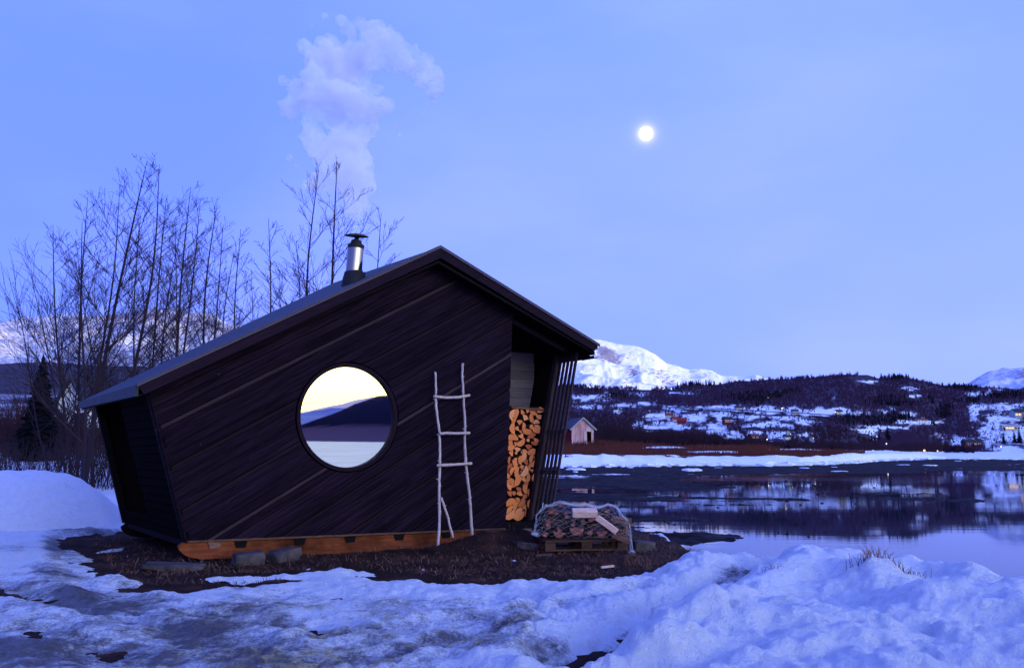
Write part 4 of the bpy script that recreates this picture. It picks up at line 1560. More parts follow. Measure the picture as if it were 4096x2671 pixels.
branch(RAILL, .016, .022, 'rail', 8, seed=1)
branch(RAILR, .017, .024, 'rail', 8, seed=2)
for pts_ in ([(237, 338), (330, 348), (420, 345), (500, 330)], [(277, 611), (330, 606), (400, 608), (499, 605)], [(262, 842), (330, 838), (400, 835), (514, 826)]):
    branch(pts_, .021, .021, 'rung', 2, -.035, seed=int(pts_[0][0]))
br_ = branch([(292, 1075), (305, 1110), (320, 1150), (345, 1230), (378, 1368)], .016, .019, 'rung', 2, -.03, seed=5)
br_['label'] = 'broken branch hanging loose from the left rail'

# ------------------------------------------------------------------ split logs
def log_profile(kind, rnd):
    if kind == 'h':
        a0, a1, ctr = 0, math.pi, False
    elif kind == 'q':
        a0, a1, ctr = 0, math.pi * rnd.uniform(.38, .58), True
    elif kind == 's':
        a0, a1, ctr = .25, math.pi - .25, False
    else:
        a0, a1, ctr = 0, 2 * math.pi, False
    pts_ = []
    n_ = 8 if kind != 'o' else 12
    for i in range(n_ + (0 if kind == 'o' else 1)):
        t = a0 + (a1 - a0) * i / n_
        r_ = rnd.uniform(.93, 1.04)
        pts_.append((math.cos(t) * r_, math.sin(t) * r_))
    if ctr:
        pts_.append((rnd.uniform(-.06, .06), rnd.uniform(-.06, .06)))
    cx_ = sum(p[0] for p in pts_) / len(pts_)
    cy_ = sum(p[1] for p in pts_) / len(pts_)
    return [(x - cx_, y - cy_) for x, y in pts_]


def make_log(name, P, axis, upv, r, rot, kind, length, rnd, label, group, cat='log', asp=1.0, endm='logend'):
    axis = Vector(axis).normalized()
    a = axis.cross(Vector(upv)).normalized()
    b = a.cross(axis).normalized()
    pr = log_profile(kind, rnd)
    c_, s_ = math.cos(rot), math.sin(rot)
    ring = [(x * c_ - y * s_ * 1.0, (x * s_ + y * c_) * asp) for x, y in pr]
    A = [a * x * r + b * y * r for x, y in ring]
    B_ = [v + axis * length for v in A]
    me = bpy.data.meshes.new(name)
    n_ = len(A)
    fs = [tuple(range(n_)), tuple(range(n_, 2 * n_))[::-1]] + [((i + 1) % n_, i, i + n_, (i + 1) % n_ + n_) for i in range(n_)]
    me.from_pydata([tuple(v) for v in A + B_], [], fs)
    me.materials.append(M[endm])
    me.materials.append(M['bark'])
    me.materials.append(M['pine_old'])
    for i, p_ in enumerate(me.polygons):
        if i >= 2:
            flat = (kind == 'h' and i - 2 >= n_ - 1) or (kind == 's' and i - 2 >= n_ - 1) or (kind == 'q' and i - 2 >= n_ - 2)
            p_.material_index = 2 if flat else 1
    o_ = bpy.data.objects.new(name, me)
    C.objects.link(o_)
    o_.location = P
    tag(o_, label, cat, group)
    return o_


lr = random.Random(21)
# (x, y, radius, turn in degrees, kind) in an enlargement of the alcove: 2.82 px per photograph px from (1950, 1580)
LG = [(268, 215, 46, 70, 's'), (330, 205, 40, 250, 'h'), (400, 185, 32, 10, 'q'), (447, 172, 28, 130, 'q'), (525, 200, 38, 180, 'h'), (602, 182, 44, 230, 'q'), (432, 240, 44, 20, 'q'), (492, 262, 48, 95, 's'), (588, 250, 34, 180, 'h'),
      (292, 275, 38, 60, 'h'), (363, 290, 38, 45, 'q'), (550, 295, 30, 0, 'h'), (625, 310, 40, 70, 's'), (562, 345, 38, 30, 'q'), (275, 375, 44, 90, 'h'), (330, 385, 34, 200, 'q'), (415, 350, 28, 270, 'h'), (440, 415, 44, 170, 'h'), (497, 355, 26, 10, 'o'),
      (640, 375, 36, 250, 's'), (560, 400, 46, 185, 'h'), (378, 400, 30, 60, 'q'), (286, 465, 48, 0, 'h'), (378, 475, 42, 200, 'q'), (458, 508, 20, 0, 'o'), (512, 450, 42, 220, 'h'), (552, 498, 36, 20, 'q'), (612, 465, 36, 90, 's'), (258, 545, 36, 100, 'h'), (325, 540, 34, 30, 'q'),
      (385, 545, 42, 200, 'h'), (465, 568, 38, 40, 'q'), (540, 545, 34, 190, 'h'), (598, 590, 42, 80, 's'), (262, 602, 38, 190, 'h'), (340, 600, 38, 35, 'q'), (415, 628, 30, 0, 'h'), (508, 630, 44, 0, 'h'), (262, 665, 40, 190, 'q'), (322, 652, 17, 0, 'o'),
      (418, 695, 42, 250, 'h'), (310, 720, 40, 80, 'q'), (365, 730, 36, 90, 'h'), (240, 725, 34, 80, 's'), (488, 715, 42, 70, 's'), (540, 700, 28, 30, 'q'), (572, 720, 38, 80, 'h'), (430, 765, 38, 200, 'q'), (320, 785, 38, 280, 'h'), (535, 775, 40, 220, 'h'), (392, 800, 32, 50, 'q'),
      (248, 812, 42, 60, 'h'), (472, 810, 30, 80, 's'), (272, 845, 32, 60, 'h'), (527, 845, 42, 30, 'q'), (322, 870, 46, 70, 's'), (430, 870, 46, 240, 'h'), (230, 910, 30, 0, 'o'), (388, 915, 44, 100, 'h'), (465, 935, 42, 250, 's'), (525, 935, 40, 90, 'h'), (262, 965, 44, 0, 'h'),
      (350, 955, 50, 260, 'h'), (440, 985, 30, 20, 'q'), (240, 1040, 38, 160, 'q'), (292, 1030, 40, 250, 'q'), (420, 1045, 42, 80, 'h'), (358, 1050, 38, 20, 'q'), (508, 1030, 40, 200, 'q'), (458, 1090, 26, 80, 's'), (245, 1115, 40, 180, 'q'), (300, 1105, 24, 0, 'o'),
      (362, 1120, 38, 200, 'q'), (428, 1150, 38, 260, 'q'), (480, 1130, 46, 80, 's'), (345, 1165, 30, 30, 'q'), (262, 1195, 48, 10, 'h'), (398, 1215, 42, 240, 'h'), (312, 1235, 44, 50, 'h'), (468, 1230, 36, 90, 'h'), (412, 1275, 38, 200, 'q'), (240, 1300, 50, 60, 's'), (345, 1315, 48, 50, 'h'),
      (262, 1365, 50, 210, 'h'), (358, 1375, 54, 200, 'h'), (445, 1335, 46, 100, 'h')]
LGO = []
for x, y, r, ro, kd in LG:
    sx0, sy0 = 1950 + x / 2.82, 1580 + y / 2.82
    off = .70 + lr.uniform(-.03, .03)
    P = T3(*W(sx0, sy0, off), off)
    rw = r / 2.82 / 3731 * P.y * (1.60 if kd != 'o' else 1.05)
    o_ = make_log('split_log', P, NX, (0, 0, 1), rw, R(ro + lr.uniform(-8, 8)), kd, .33, lr, 'x', 'split logs stacked in the alcove')
    t_ = (y - 160) / 1215                      # the stack narrows downwards
    fx = (x - (258 - 40 * t_)) / (372 - 150 * t_)
    LGO.append((min(2, max(0, int(fx * 3))), y, kd, o_))
ORD = ['topmost', 'second', 'third', 'fourth', 'fifth', 'sixth', 'seventh', 'eighth', 'ninth', 'tenth', 'eleventh', 'twelfth', 'thirteenth', 'fourteenth', 'fifteenth', 'sixteenth', 'seventeenth', 'eighteenth', 'nineteenth', 'twentieth'] + ['%dth' % q for q in range(21, 60)]
KW = {'h': 'half-round', 'q': 'wedge-shaped', 's': 'flat-sided', 'o': 'small round'}
for c_ in range(3):
    col_ = sorted([l for l in LGO if l[0] == c_], key=lambda l: l[1])
    for i, l in enumerate(col_):
        l[3]['label'] = '%s log end, %s%s in the %s third of the alcove stack' % (KW[l[2]], ORD[i], '' if i == 0 else ' from the top', ('left', 'middle', 'right')[c_])
# one long piece across the top of the stack
p1, p2 = T3(*W(2040, 1628, .72), .72), T3(*W(2170, 1640, .72), .72)
o_ = MB().beam(p1, p2, .10, .035).build('board', M['pine_old'])
tag(o_, 'flat dark board lying across the top of the alcove log stack', 'board')
# ledge under the stack
a0, b0 = W(2025, 2088, .7)
slab(MB(), [(aw - .02, b0 - .06), (aw + .62, b0 - .06), (aw + .62, b0), (aw - .02, b0)], .62, 1.14).build('alcove_ledge', M['black'], cabin)

# ------------------------------------------------------------------ pallet with logs under a net
PY = 12.9
PX = Vector((0.985, 0.17, 0)).normalized()
PN = Vector((-PX.y, PX.x, 0))
pal0 = at(2182, 2210, PY)
pal0.z = 0.02
pal = empty('wooden_pallet', pal0)
tag(pal, 'weathered wooden pallet carrying the netted logs beside the cabin', 'pallet')


def pp(u, v, z):
    return pal0 + PX * u + PN * v + Vector((0, 0, z))


Lp, Wp, zp0 = 1.16, 0.8, .02
Mz = Matrix.Rotation(math.atan2(PX.y, PX.x), 3, 'Z')
for v in (.05, .4, .75):
    MB().box(pp(Lp / 2, v, zp0 + .011), Lp, .1, .022, M=Mz).build('bottom_board', M['pallet'], pal)
    for u in (.07, .58, 1.09):
        MB().box(pp(u, v, zp0 + .062), .145, .1, .078, M=Mz).build('block', M['pallet'], pal)
for u in (.07, .58, 1.09):
    MB().box(pp(u, .4, zp0 + .112), .145, .8, .022, M=Mz).build('stringer_board', M['pallet'], pal)
for v in (.05, .225, .4, .575, .75):
    MB().box(pp(Lp / 2, v, zp0 + .134), Lp, .1 if v not in (.05, .4, .75) else .14, .022, M=Mz).build('deck_board', M['pallet'], pal)
pr_ = random.Random(4)
# (sx, sy, depth offset v, length, axis heading relative to pallet in degrees, pitch, radius, turn, kind)
PL = []
for row, (y0, n_) in enumerate(((2140, 4), (2112, 4), (2084, 4), (2058, 3))):
    for i in range(n_):
        PL.append((2165 + i * 84 + row * 6 + pr_.uniform(-8, 8), y0 + pr_.uniform(-3, 3), .25 + pr_.uniform(0, .3), .34, pr_.uniform(-7, 7), 0, .062, pr_.uniform(0, 360), pr_.choice('hqh')))
ENDS = [(2238, 2115, 38, 'q', 30), (2234, 2140, 46, 'h', 170), (2292, 2095, 36, 's', 80), (2331, 2086, 40, 'q', 100), (2308, 2128, 60, 'h', 180), (2408, 2137, 44, 'h', 185), (2360, 2125, 44, 'q', 70), (2270, 2060, 42, 'q', 10), (2190, 2095, 36, 'h', 90), (2450, 2100, 44, 'h', 60), (2180, 2135, 40, 'q', 60),
        (2345, 2042, 44, 'q', 25), (2430, 2040, 44, 'q', 60), (2248, 2018, 30, 'h', 10), (2210, 2042, 46, 'h', 0), (2475, 2075, 46, 'h', 20), (2500, 2100, 44, 'q', 10), (2370, 2070, 40, 'h', 10)]
lb = 'dark log lying lengthwise behind the log ends of the netted pile'
for sx0, sy0, v, ln, hd, pt, r, ro, kd in PL:
    P = at(sx0, sy0, PY + .1 + v)
    ax = Matrix.Rotation(R(hd), 3, 'Z') @ PX
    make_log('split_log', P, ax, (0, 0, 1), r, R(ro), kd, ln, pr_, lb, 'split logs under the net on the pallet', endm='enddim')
for k_, (sx0, sy0, r, kd, ro) in enumerate(ENDS):
    P = at(sx0, sy0, PY + .12)
    lay_ = 0 if sy0 < 2065 else (1 if sy0 < 2112 else 2)
    same_ = sorted([e[0] for e in ENDS if (0 if e[1] < 2065 else (1 if e[1] < 2112 else 2)) == lay_])
    lb2 = '%s log end, %s from the left in the %s layer under the net' % (KW[kd], ORD[same_.index(sx0)].replace('topmost', 'first'), ('top', 'middle', 'bottom')[lay_])
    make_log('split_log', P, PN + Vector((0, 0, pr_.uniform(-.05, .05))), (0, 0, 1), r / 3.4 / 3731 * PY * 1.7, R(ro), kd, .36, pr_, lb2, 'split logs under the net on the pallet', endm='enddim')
# a pale split block on top, a long pale one sliding to the right, dark ones on the right end


def longlog(p, q, w_, h_, mat, label, tw=0.0):
    d = (Vector(q) - Vector(p)).normalized()
    upv = Matrix.Rotation(tw, 3, d) @ Vector((0, 0, 1))
    o_ = MB().beam(p, q, w_, h_, upv).build('split_log', mat)
    return tag(o_, label, 'log', 'split logs under the net on the pallet')


M['palewood'] = wood('pale_split_wood', (0.62, 0.36, 0.27), (0.86, 0.60, 0.50), (4, 4, 14), knots=False, var=0.05).m
longlog(at(2290, 2050, PY + .1), at(2388, 2050, PY + .12), .12, .085, M['palewood'], 'pale squared log lying level on top of the netted pile', R(25))
longlog(at(2388, 2068, PY - .02), at(2468, 2126, PY - .05), .04, .075, M['palewood'], 'pale split log slanting down the front of the netted pile', R(12))
longlog(at(2445, 2070, PY + .1), at(2515, 2095, PY + .1), .09, .075, M['pine_old'], 'reddish log at the upper right end of the netted pile', R(10))
longlog(at(2448, 2140, PY + .02), at(2522, 2168, PY + .02), .08, .05, M['pine_old'], 'thin reddish board slipping off the right end of the pallet pile', R(5))
longlog(at(2440, 2110, PY + .2), at(2515, 2140, PY + .2), .12, .10, M['bark'], 'dark bark-covered log at the right end of the netted pile', R(10))

# net
top_pts = [(2135, 2130), (2145, 2060), (2180, 2025), (2245, 2005), (2300, 2020), (2345, 2016), (2390, 2030), (2430, 2017), (2460, 2020), (2485, 2055), (2515, 2080), (2525, 2140), (2530, 2200)]
net = MB()
nu, nv = 34, 20
grid = {}
tx = np.array([p[0] for p in top_pts], float)
ty = np.array([p[1] for p in top_pts], float)
acc = np.concatenate([[0], np.cumsum(np.hypot(np.diff(tx), np.diff(ty)))])
for i in range(nu + 1):
    a_ = acc[-1] * i / nu
    ux, uy = float(np.interp(a_, acc, tx)), float(np.interp(a_, acc, ty))
    for j in range(nv + 1):
        t = j / nv
        if t < .35:            # over the top, from back to front
            k = t / .35
            sy0 = uy + 4 * k + pr_.uniform(-1.5, 1.5)
            sx0 = ux + pr_.uniform(-2, 2)
            dep = PY + .75 - .72 * k
        else:
            k = (t - .35) / .65
            cx0 = 2330 + (ux - 2330) * (1 - .05 * k)
            end = 2150 + (ux - 2330) * 0.05
            sy0 = (uy + 4) + (max(end, uy + 8) - uy - 4) * k + pr_.uniform(-4, 4)
            sx0 = cx0 + pr_.uniform(-6, 6)
            dep = PY + .02 - .05 * math.sin(k * 3.1)
        grid[i, j] = at(sx0, sy0, dep)
rn = .0007
for i in range(nu):
    for j in range(nv):
        a_, b_, c_, d_ = grid[i, j], grid[i + 1, j], grid[i, j + 1], grid[i + 1, j + 1]
        if (i + j) % 2 == 0:
            net.tube([a_, d_], rn, 3, False)
        else:
            net.tube([b_, c_], rn, 3, False)
# gathered edges
for (i0, cnt, spread) in ((0, 24, .03), (nu, 20, .03)):
    for c in range(cnt):
        P = []
        for j in range(0, nv + 1, 2):
            P.append(grid[i0, j] + Vector((pr_.gauss(0, spread * .6), pr_.gauss(0, spread), pr_.gauss(0, spread * .3))))
        net.tube(P, rn * 1.1, 3, False)
for c in range(60):
    P = []
    j = pr_.choice((4, 5, 6, 7))
    i0 = pr_.randrange(2, nu - 14)
    for i in range(i0, i0 + 12):
        P.append(grid[i, j] + Vector((pr_.gauss(0, .008), 0, pr_.gauss(0, .012) + .01)))
    net.tube(P, rn, 3, False)
o_ = net.build('log_net', M['net'])
tag(o_, 'thin white netting draped over the firewood on the pallet', 'net')


# rocks, boards and loose pieces near the cabin
def rock(P, sx_, sy_, sz_, seed, label, rz=0, mat='stone'):
    rr4 = random.Random(seed)
    import bmesh
    bm = bmesh.new()
    bmesh.ops.create_icosphere(bm, subdivisions=4, radius=1.0)
    o3 = Vector((rr4.uniform(0, 50), rr4.uniform(0, 50), 0))
    for v in bm.verts:
        c = v.co.copy()
        # flatten to facets
        n_ = mnoise.fractal(c * 1.1 + o3, 1.0, 2.0, 5)
        cell = mnoise.cell(c * 1.3 + o3)
        v.co = c * (1 + .32 * n_ + .06 * cell)
        for ax in range(3):
            v.co[ax] = max(-.74, min(.74, v.co[ax])) if ax != 2 else max(-.7, min(.62, v.co[ax]))
        v.co.x *= sx_ / .74
        v.co.y *= sy_ / .74
        v.co.z *= sz_ / .66
    me = bpy.data.meshes.new('rock')
    bm.to_mesh(me)
    bm.free()
    me.materials.append(M[mat])
    me.polygons.foreach_set('use_smooth', [True] * len(me.polygons))
    o_ = bpy.data.objects.new('rock', me)
    C.objects.link(o_)
    o_.location = P
    o_.rotation_euler = (0, rr4.uniform(-.15, .15), rz)
    return tag(o_, label, 'rock')


p = at(994, 2238, 11.7)
rock(p, .18, .16, .095, 3, 'rounded grey rock under the left part of the pine skid', .5)
p = at(1130, 2222, 12.0)
rock(p, .19, .15, .085, 8, 'flat-topped grey rock propping the skid, right of the rounded rock', .9)
p = at(700, 2258, 11.3)
p.z -= .03
rock(p, .34, .22, .045, 12, 'low brown slab of rock half buried before the curved skid end', .2)
p = at(2570, 2190, 13.6)
rock(p, .16, .16, .10, 15, 'dark grey boulder at the right end of the pallet', .2)
p = at(2110, 2185, 13.4)
rock(p, .2, .16, .06, 17, 'flat dark stone between the alcove and the pallet', .4)
p = at(2045, 2165, 14.4)
o_ = MB().beam(p, at(2128, 2150, 14.2), .16, .045).build('board', M['pine_old'])
tag(o_, 'dull brown board lying under the alcove corner', 'board')
lg = [(2145, 2232, 12.6, 2208, 2228, .052, 'short round log lying before the left pallet block', 'bark'), (2535, 2222, 12.5, 2546, 2228, .035, 'small orange chunk of log right of the pallet', 'logend')]
for x0, y0, dd, x1, y1, r, lab, mt in lg:
    rr5 = random.Random(int(x0))
    a_, b_ = at(x0, y0, dd), at(x1, y1, dd)
    make_log('log_piece', b_, a_ - b_, (0, 0, 1), r, .4, 'o', max((b_ - a_).length, .1), rr5, lab, None)
o_ = MB().beam(at(2405, 2268, 11.25), at(2455, 2262, 11.3), .035, .022).build('wood_splinter', M['palewood'])
tag(o_, 'pale orange splinter of wood on the dirt in front of the pallet', 'wood splinter')


# ------------------------------------------------------------------ trees
def bare_tree(base, tip, seed, r0, name='bare_tree', label='', group=None, dens=1.0, spread=0.34, mat='twig', catk='tree', lean_=0.0):
    rd = random.Random(seed)
    base, tip = Vector(base), Vector(tip)
    Ht = (tip - base).length
    root = empty(name, base)
    tag(root, label, catk, group)
    n_ = 14
    w1, w2 = rd.uniform(-.02, .02) * Ht, rd.uniform(-.015, .015) * Ht
    P = []
    for i in range(n_ + 1):
        t = i / n_
        P.append(base.lerp(tip, t) + Vector((w1 * math.sin(t * 3.1) + w2 * math.sin(t * 7), w2 * math.sin(t * 4), 0)))
    rad_ = [r0 * (1 - i / n_) ** .8 + .006 for i in range(n_ + 1)]
    MB().tube([p - base for p in P], rad_, 6).build('trunk', M[mat], None).parent = root
    mb = MB()

    def grow(p, d, ln, r, lvl):
        seg = 4 if lvl == 1 else 3
        Q, d2 = [p], d.copy()
        for i in range(seg):
            d2 = (d2 + Vector((rd.uniform(-1, 1), rd.uniform(-1, 1), rd.uniform(-.35, .9))) * .10).normalized()
            Q.append(Q[-1] + d2 * ln / seg)
        rr_ = [max(.0038, r * (1 - i / (seg + .6))) for i in range(seg + 1)]
        mb.tube(Q, rr_, 3, False)
        if lvl >= 3:
            return
        k = int((5.6 if lvl == 1 else 2.6) * dens * (.6 + ln / 1.6)) + 1
        for i in range(k):
            t = rd.uniform(.15, .97) * seg
            a = Q[int(t)].lerp(Q[min(int(t) + 1, seg)], t - int(t))
            sd_ = Vector((rd.uniform(-1, 1), rd.uniform(-1, 1), rd.uniform(-.5, .9)))
            nd = (d * .9 + sd_ * .75).normalized()
            grow(a, nd, ln * rd.uniform(.28, .5), r * .5, lvl + 1)

    nb = int(19 * dens * Ht / 8) + 3
    for i in range(nb):
        t = .14 + .84 * (i + rd.random()) / nb
        k = min(int(t * n_), n_ - 1)
        a = P[k].lerp(P[k + 1], t * n_ - k) - base
        ang = rd.uniform(0, 2 * math.pi)
        up_ = rd.uniform(.75, 1.35)
        d = Vector((math.cos(ang), math.sin(ang), up_)).normalized()
        ln = Ht * spread * (1 - t) ** .7 * rd.uniform(.55, 1.1) + .25
        grow(a, d, ln, r0 * (1 - t) * .36 + .006, 1)
    mb.build('crown', M[mat], None).parent = root
    return root


def gz(x, y):
    return float(ground_z(np.array(float(x)), np.array(float(y))))


def ground_at(sx, Yd):
    x = (sx - 2048) / 3731 * Yd
    return Vector((x, Yd, gz(x, Yd)))


TREES = [  # base x, distance, tip (x, y), trunk radius, words
    (343, 24.5, (590, 643), .075, 'tallest bare birch with a fine top twig, in the clump left of the cabin'),
    (318, 25.5, (351, 786), .05, 'thin bare birch with a pointed top standing over the white gabled house'),
    (382, 26, (484, 757), .055, 'bare birch whose trunk stands right beside the cabin eave corner'),
    (300, 27, (212, 899), .05, 'bare tree leaning left above the gabled house, lower than its neighbours'),
    (470, 27.5, (640, 655), .07, 'bare birch rising behind the eave to nearly the tallest tip of the clump'),
    (560, 29, (664, 791), .05, 'bare birch half hidden by the eave, second rank of the left clump'),
    (660, 27, (760, 751), .06, 'bare birch with a single spiky top in the middle of the clump'),
    (720, 28, (806, 797), .05, 'bare tree with broom-like top right of the spiky birch'),
    (770, 29, (864, 812), .06, 'bare tree carrying a dark twig clot low in its crown'),
    (815, 30, (893, 896), .045, 'short bare tree at the right edge of the dense clump'),
    (905, 27, (957, 919), .04, 'thin lone bare sapling at the gap right of the dense clump'),
    (270, 30, (125, 1110), .035, 'low bare tree spreading to the left edge clear of the clump'),
    (215, 29, (58, 1145), .03, 'outermost slender bare tree at the far left, leaning left'),
    (330, 23.5, (325, 890), .05, 'bare tree with open crown in front of the gabled house'),
    (610, 30, (730, 880), .04, 'slim bare tree low in the middle of the clump behind the roof'),
    (520, 31, (560, 860), .045, 'slim bare tree with dense ascending twigs near the left clump centre'),
    (240, 33, (400, 1000), .035, 'crooked bare tree crossing behind the gabled house'),
    (1065, 25.5, (1076, 872), .045, 'bare birch alone between the clump and the chimney trees'),
    (1195, 24.5, (1267, 684), .055, 'bare birch in front of the smoke, left of the one beside the chimney'),
    (1290, 24, (1345, 646), .065, 'bare birch with hanging catkins nearest the chimney'),
    (1150, 28, (1190, 960), .035, 'short twiggy bare sapling behind the middle of the roof'),
    (985, 30, (1010, 1080), .035, 'small bare sapling peeping over the roof edge'),
    (1420, 25, (1530, 850), .035, 'thin bare tree whose side twigs show right of the chimney'),
    (860, 33, (930, 1010), .04, 'thin bare tree far back behind the right edge of the clump'),
    (700, 33, (700, 900), .04, 'slender bare tree deep in the clump with tight twigs'),
    (430, 33, (300, 960), .04, 'bare tree with left-sweeping limbs in the left clump'),
]
for i, (bx, Yd, (tx_, ty_), r0, wd) in enumerate(TREES):
    b = ground_at(bx, Yd)
    b.z -= .1
    t_ = at(tx_, ty_, Yd + .3)
    bare_tree(b, t_, 100 + i * 7, r0 * .85, label=wd, group='bare trees behind the cabin', dens=(.95 if i < 11 else .55) if i < 17 else .95, spread=.40 if i in (0, 1, 3, 4, 13) else .31)

# dark spruce and red-brown scrub on the left


def spruce(base, Ht, rbase, seed, label, group=None, catk='spruce tree', tiers=11, name='spruce_tree'):
    rd = random.Random(seed)
    root = empty(name, base)
    tag(root, label, catk, group)
    MB().tube([(0, 0, -.2), (0, 0, Ht * .9)], [Ht * .018, Ht * .004], 5).build('trunk', M['bark'], None).parent = root
    mb = MB()
    for k in range(tiers):
        t = k / tiers
        z = Ht * (.06 + .9 * t)
        rr_ = rbase * (1 - t) ** .85 * rd.uniform(.8, 1.15) + Ht * .012
        nbr = 14
        for q_ in range(nbr):
            a = 2 * math.pi * (q_ + rd.random()) / nbr
            r2 = rr_ * rd.uniform(.65, 1.15)
            d = Vector((math.cos(a), math.sin(a), 0))
            s_ = Vector((-d.y, d.x, 0))
            tipz = z - r2 * rd.uniform(.1, .35)
            wv = r2 * .28
            mb.add([Vector((0, 0, z + Ht * .06)), d * r2 * .6 + s_ * wv + Vector((0, 0, z - r2 * .12)), d * r2 + Vector((0, 0, tipz)), d * r2 * .6 - s_ * wv + Vector((0, 0, z - r2 * .12)), d * r2 * .5 + Vector((0, 0, z - r2 * .35))],
                   [(0, 1, 4), (0, 4, 3), (1, 2, 4), (4, 2, 3), (0, 3, 2, 1)])
    mb.build('crown', M['spruce'], None).parent = root
    return root


b = ground_at(148, 38)
tp = at(148, 1408, 38)
spruce(b, tp.z - b.z, 1.05, 5, 'dark narrow conifer among red-brown bushes at the far left', tiers=30, name='spruce_tree')


def shrub_mass(mb, P, ht, wd, n_, rd, r=.01, up_=1.6):
    for _ in range(n_):
        a = Vector((rd.gauss(0, wd * .35), rd.gauss(0, wd * .35), 0))
        d = Vector((a.x * .5 / max(wd, .1) + rd.uniform(-.35, .35), rd.uniform(-.3, .3), 1)).normalized()
        ln = ht * rd.uniform(.5, 1.0)
        q1 = P + a
        q2 = q1 + d * ln * .55
        q3 = q2 + (d + Vector((rd.uniform(-.3, .3), rd.uniform(-.3, .3), .1))).normalized() * ln * .45
        mb.tube([q1, q2, q3], [r * 1.5, r, r * .5], 3, False)
        for _k in range(3):
            t = rd.uniform(.2, .9)
            p0 = q1.lerp(q3, t)
            mb.tube([p0, p0 + (d + Vector((rd.uniform(-.8, .8), rd.uniform(-.8, .8), rd.uniform(-.1, .5)))).normalized() * ln * .3], [r * .8, r * .5], 3, False)


rd = random.Random(31)
mb = MB()
for i in range(64):
    sx0 = rd.uniform(-150, 520)
    Yd = rd.uniform(40, 56)
    topy = 1500 + 0.22 * abs(sx0 - 150) + rd.uniform(-30, 100)
    if 235 < sx0 < 400:
        topy = 1700 + rd.uniform(0, 60)
    g0 = ground_at(sx0, Yd)
    tpz = at(sx0, topy, Yd).z
    shrub_mass(mb, g0, max(1.2, (tpz - g0.z) * .8), 1.8, 30, rd, .014)
tag(mb.build('thicket', M['scrub']), 'red-brown leafless thicket round the conifer at the left edge', 'thicket', kind='stuff')
mb = MB()
for i in range(70):
    sx0 = rd.uniform(-120, 560)
    Yd = rd.uniform(25, 40)
    g0 = ground_at(sx0, Yd)
    shrub_mass(mb, g0, rd.uniform(.5, 1.7), 1.1, 13, rd, .007)
tag(mb.build('undergrowth', M['twig']), 'dark leafless saplings and brushwood on the snow below the birches', 'brushwood', kind='stuff')

# dry grass round the cabin
mb = MB()
rd = random.Random(77)
rr6 = np.random.RandomState(3)
cnt = 0
while cnt < 5200:
    sx0, sy0 = rd.uniform(380, 2860), rd.uniform(2150, 2345)
    p = onz(sx0, sy0, 0.0)
    if float(sd_poly(np.array([p.x]), np.array([p.y]), DIRT)[0]) > -.04 and not (560 < sx0 < 1130 and 2334 < sy0 < 2366):
        cnt += .02
        continue
    rel = (p - B0).dot(NX)
    au = (p - B0).dot(UX)
    if rel > 0.0 and -0.2 < au < 7:
        cnt += .01
        continue
    cnt += 1
    ln = rd.uniform(.03, .11) * (1.6 if rd.random() < .12 else 1)
    a = rd.uniform(0, 6.28)
    flat = rd.uniform(.15, 1.2)
    d = Vector((math.cos(a), math.sin(a), flat)).normalized()
    s_ = Vector((-math.sin(a), math.cos(a), 0)) * .0035
    z0 = gz(p.x, p.y) + .015
    p = Vector((p.x, p.y, z0))
    m1 = p + d * ln * .6
    m2 = m1 + (d + Vector((0, 0, -.5))).normalized() * ln * .5
    mb.add([p - s_, p + s_, m1 + s_ * .8, m1 - s_ * .8, m2], [(0, 1, 2, 3), (3, 2, 4)])
tag(mb.build('dry_grass', M['straw']), 'flattened dead grass and wood chips on the bare ground by the cabin', 'dead grass', kind='stuff')
# tufts sticking out of the snow bank
mb = MB()
for (cx, cy, n_, hh_) in ((3480, 2300, 16, .16), (3520, 2330, 14, .13), (3600, 2362, 24, .1), (3680, 2368, 14, .07), (3090, 2262, 12, .08), (3440, 2310, 14, .14), (3690, 2345, 3, .14), (2610, 2290, 20, .14), (2520, 2270, 26, .16), (2420, 2262, 24, .14), (2690, 2235, 18, .12)):
    for _ in range(n_):
        Yd = 8.75 if cx > 2900 else 11.6
        p = at(cx + rd.gauss(0, 26), cy + rd.gauss(0, 6), Yd)
        if cx > 2900:
            X1, Y1 = np.array([p.x]), np.array([p.y])
            p.z = float(snow_z(X1, Y1)[0][0]) - .01
        else:
            p.z = gz(p.x, p.y)
        d = Vector((rd.uniform(-.5, .5), rd.uniform(-.3, .3), 1)).normalized()
        ln = hh_ * rd.uniform(.5, 1.1)
        e_ = p + d * ln
        mb.tube([p, p + d * ln * .6, e_ + Vector((rd.uniform(-.03, .03), 0, -.01))], [.003, .0022, .0015], 3, False)
tag(mb.build('grass_tuft', M['straw']), 'dry stalks poking through the snow bank and beside the pallet', 'dry stalks', kind='stuff')

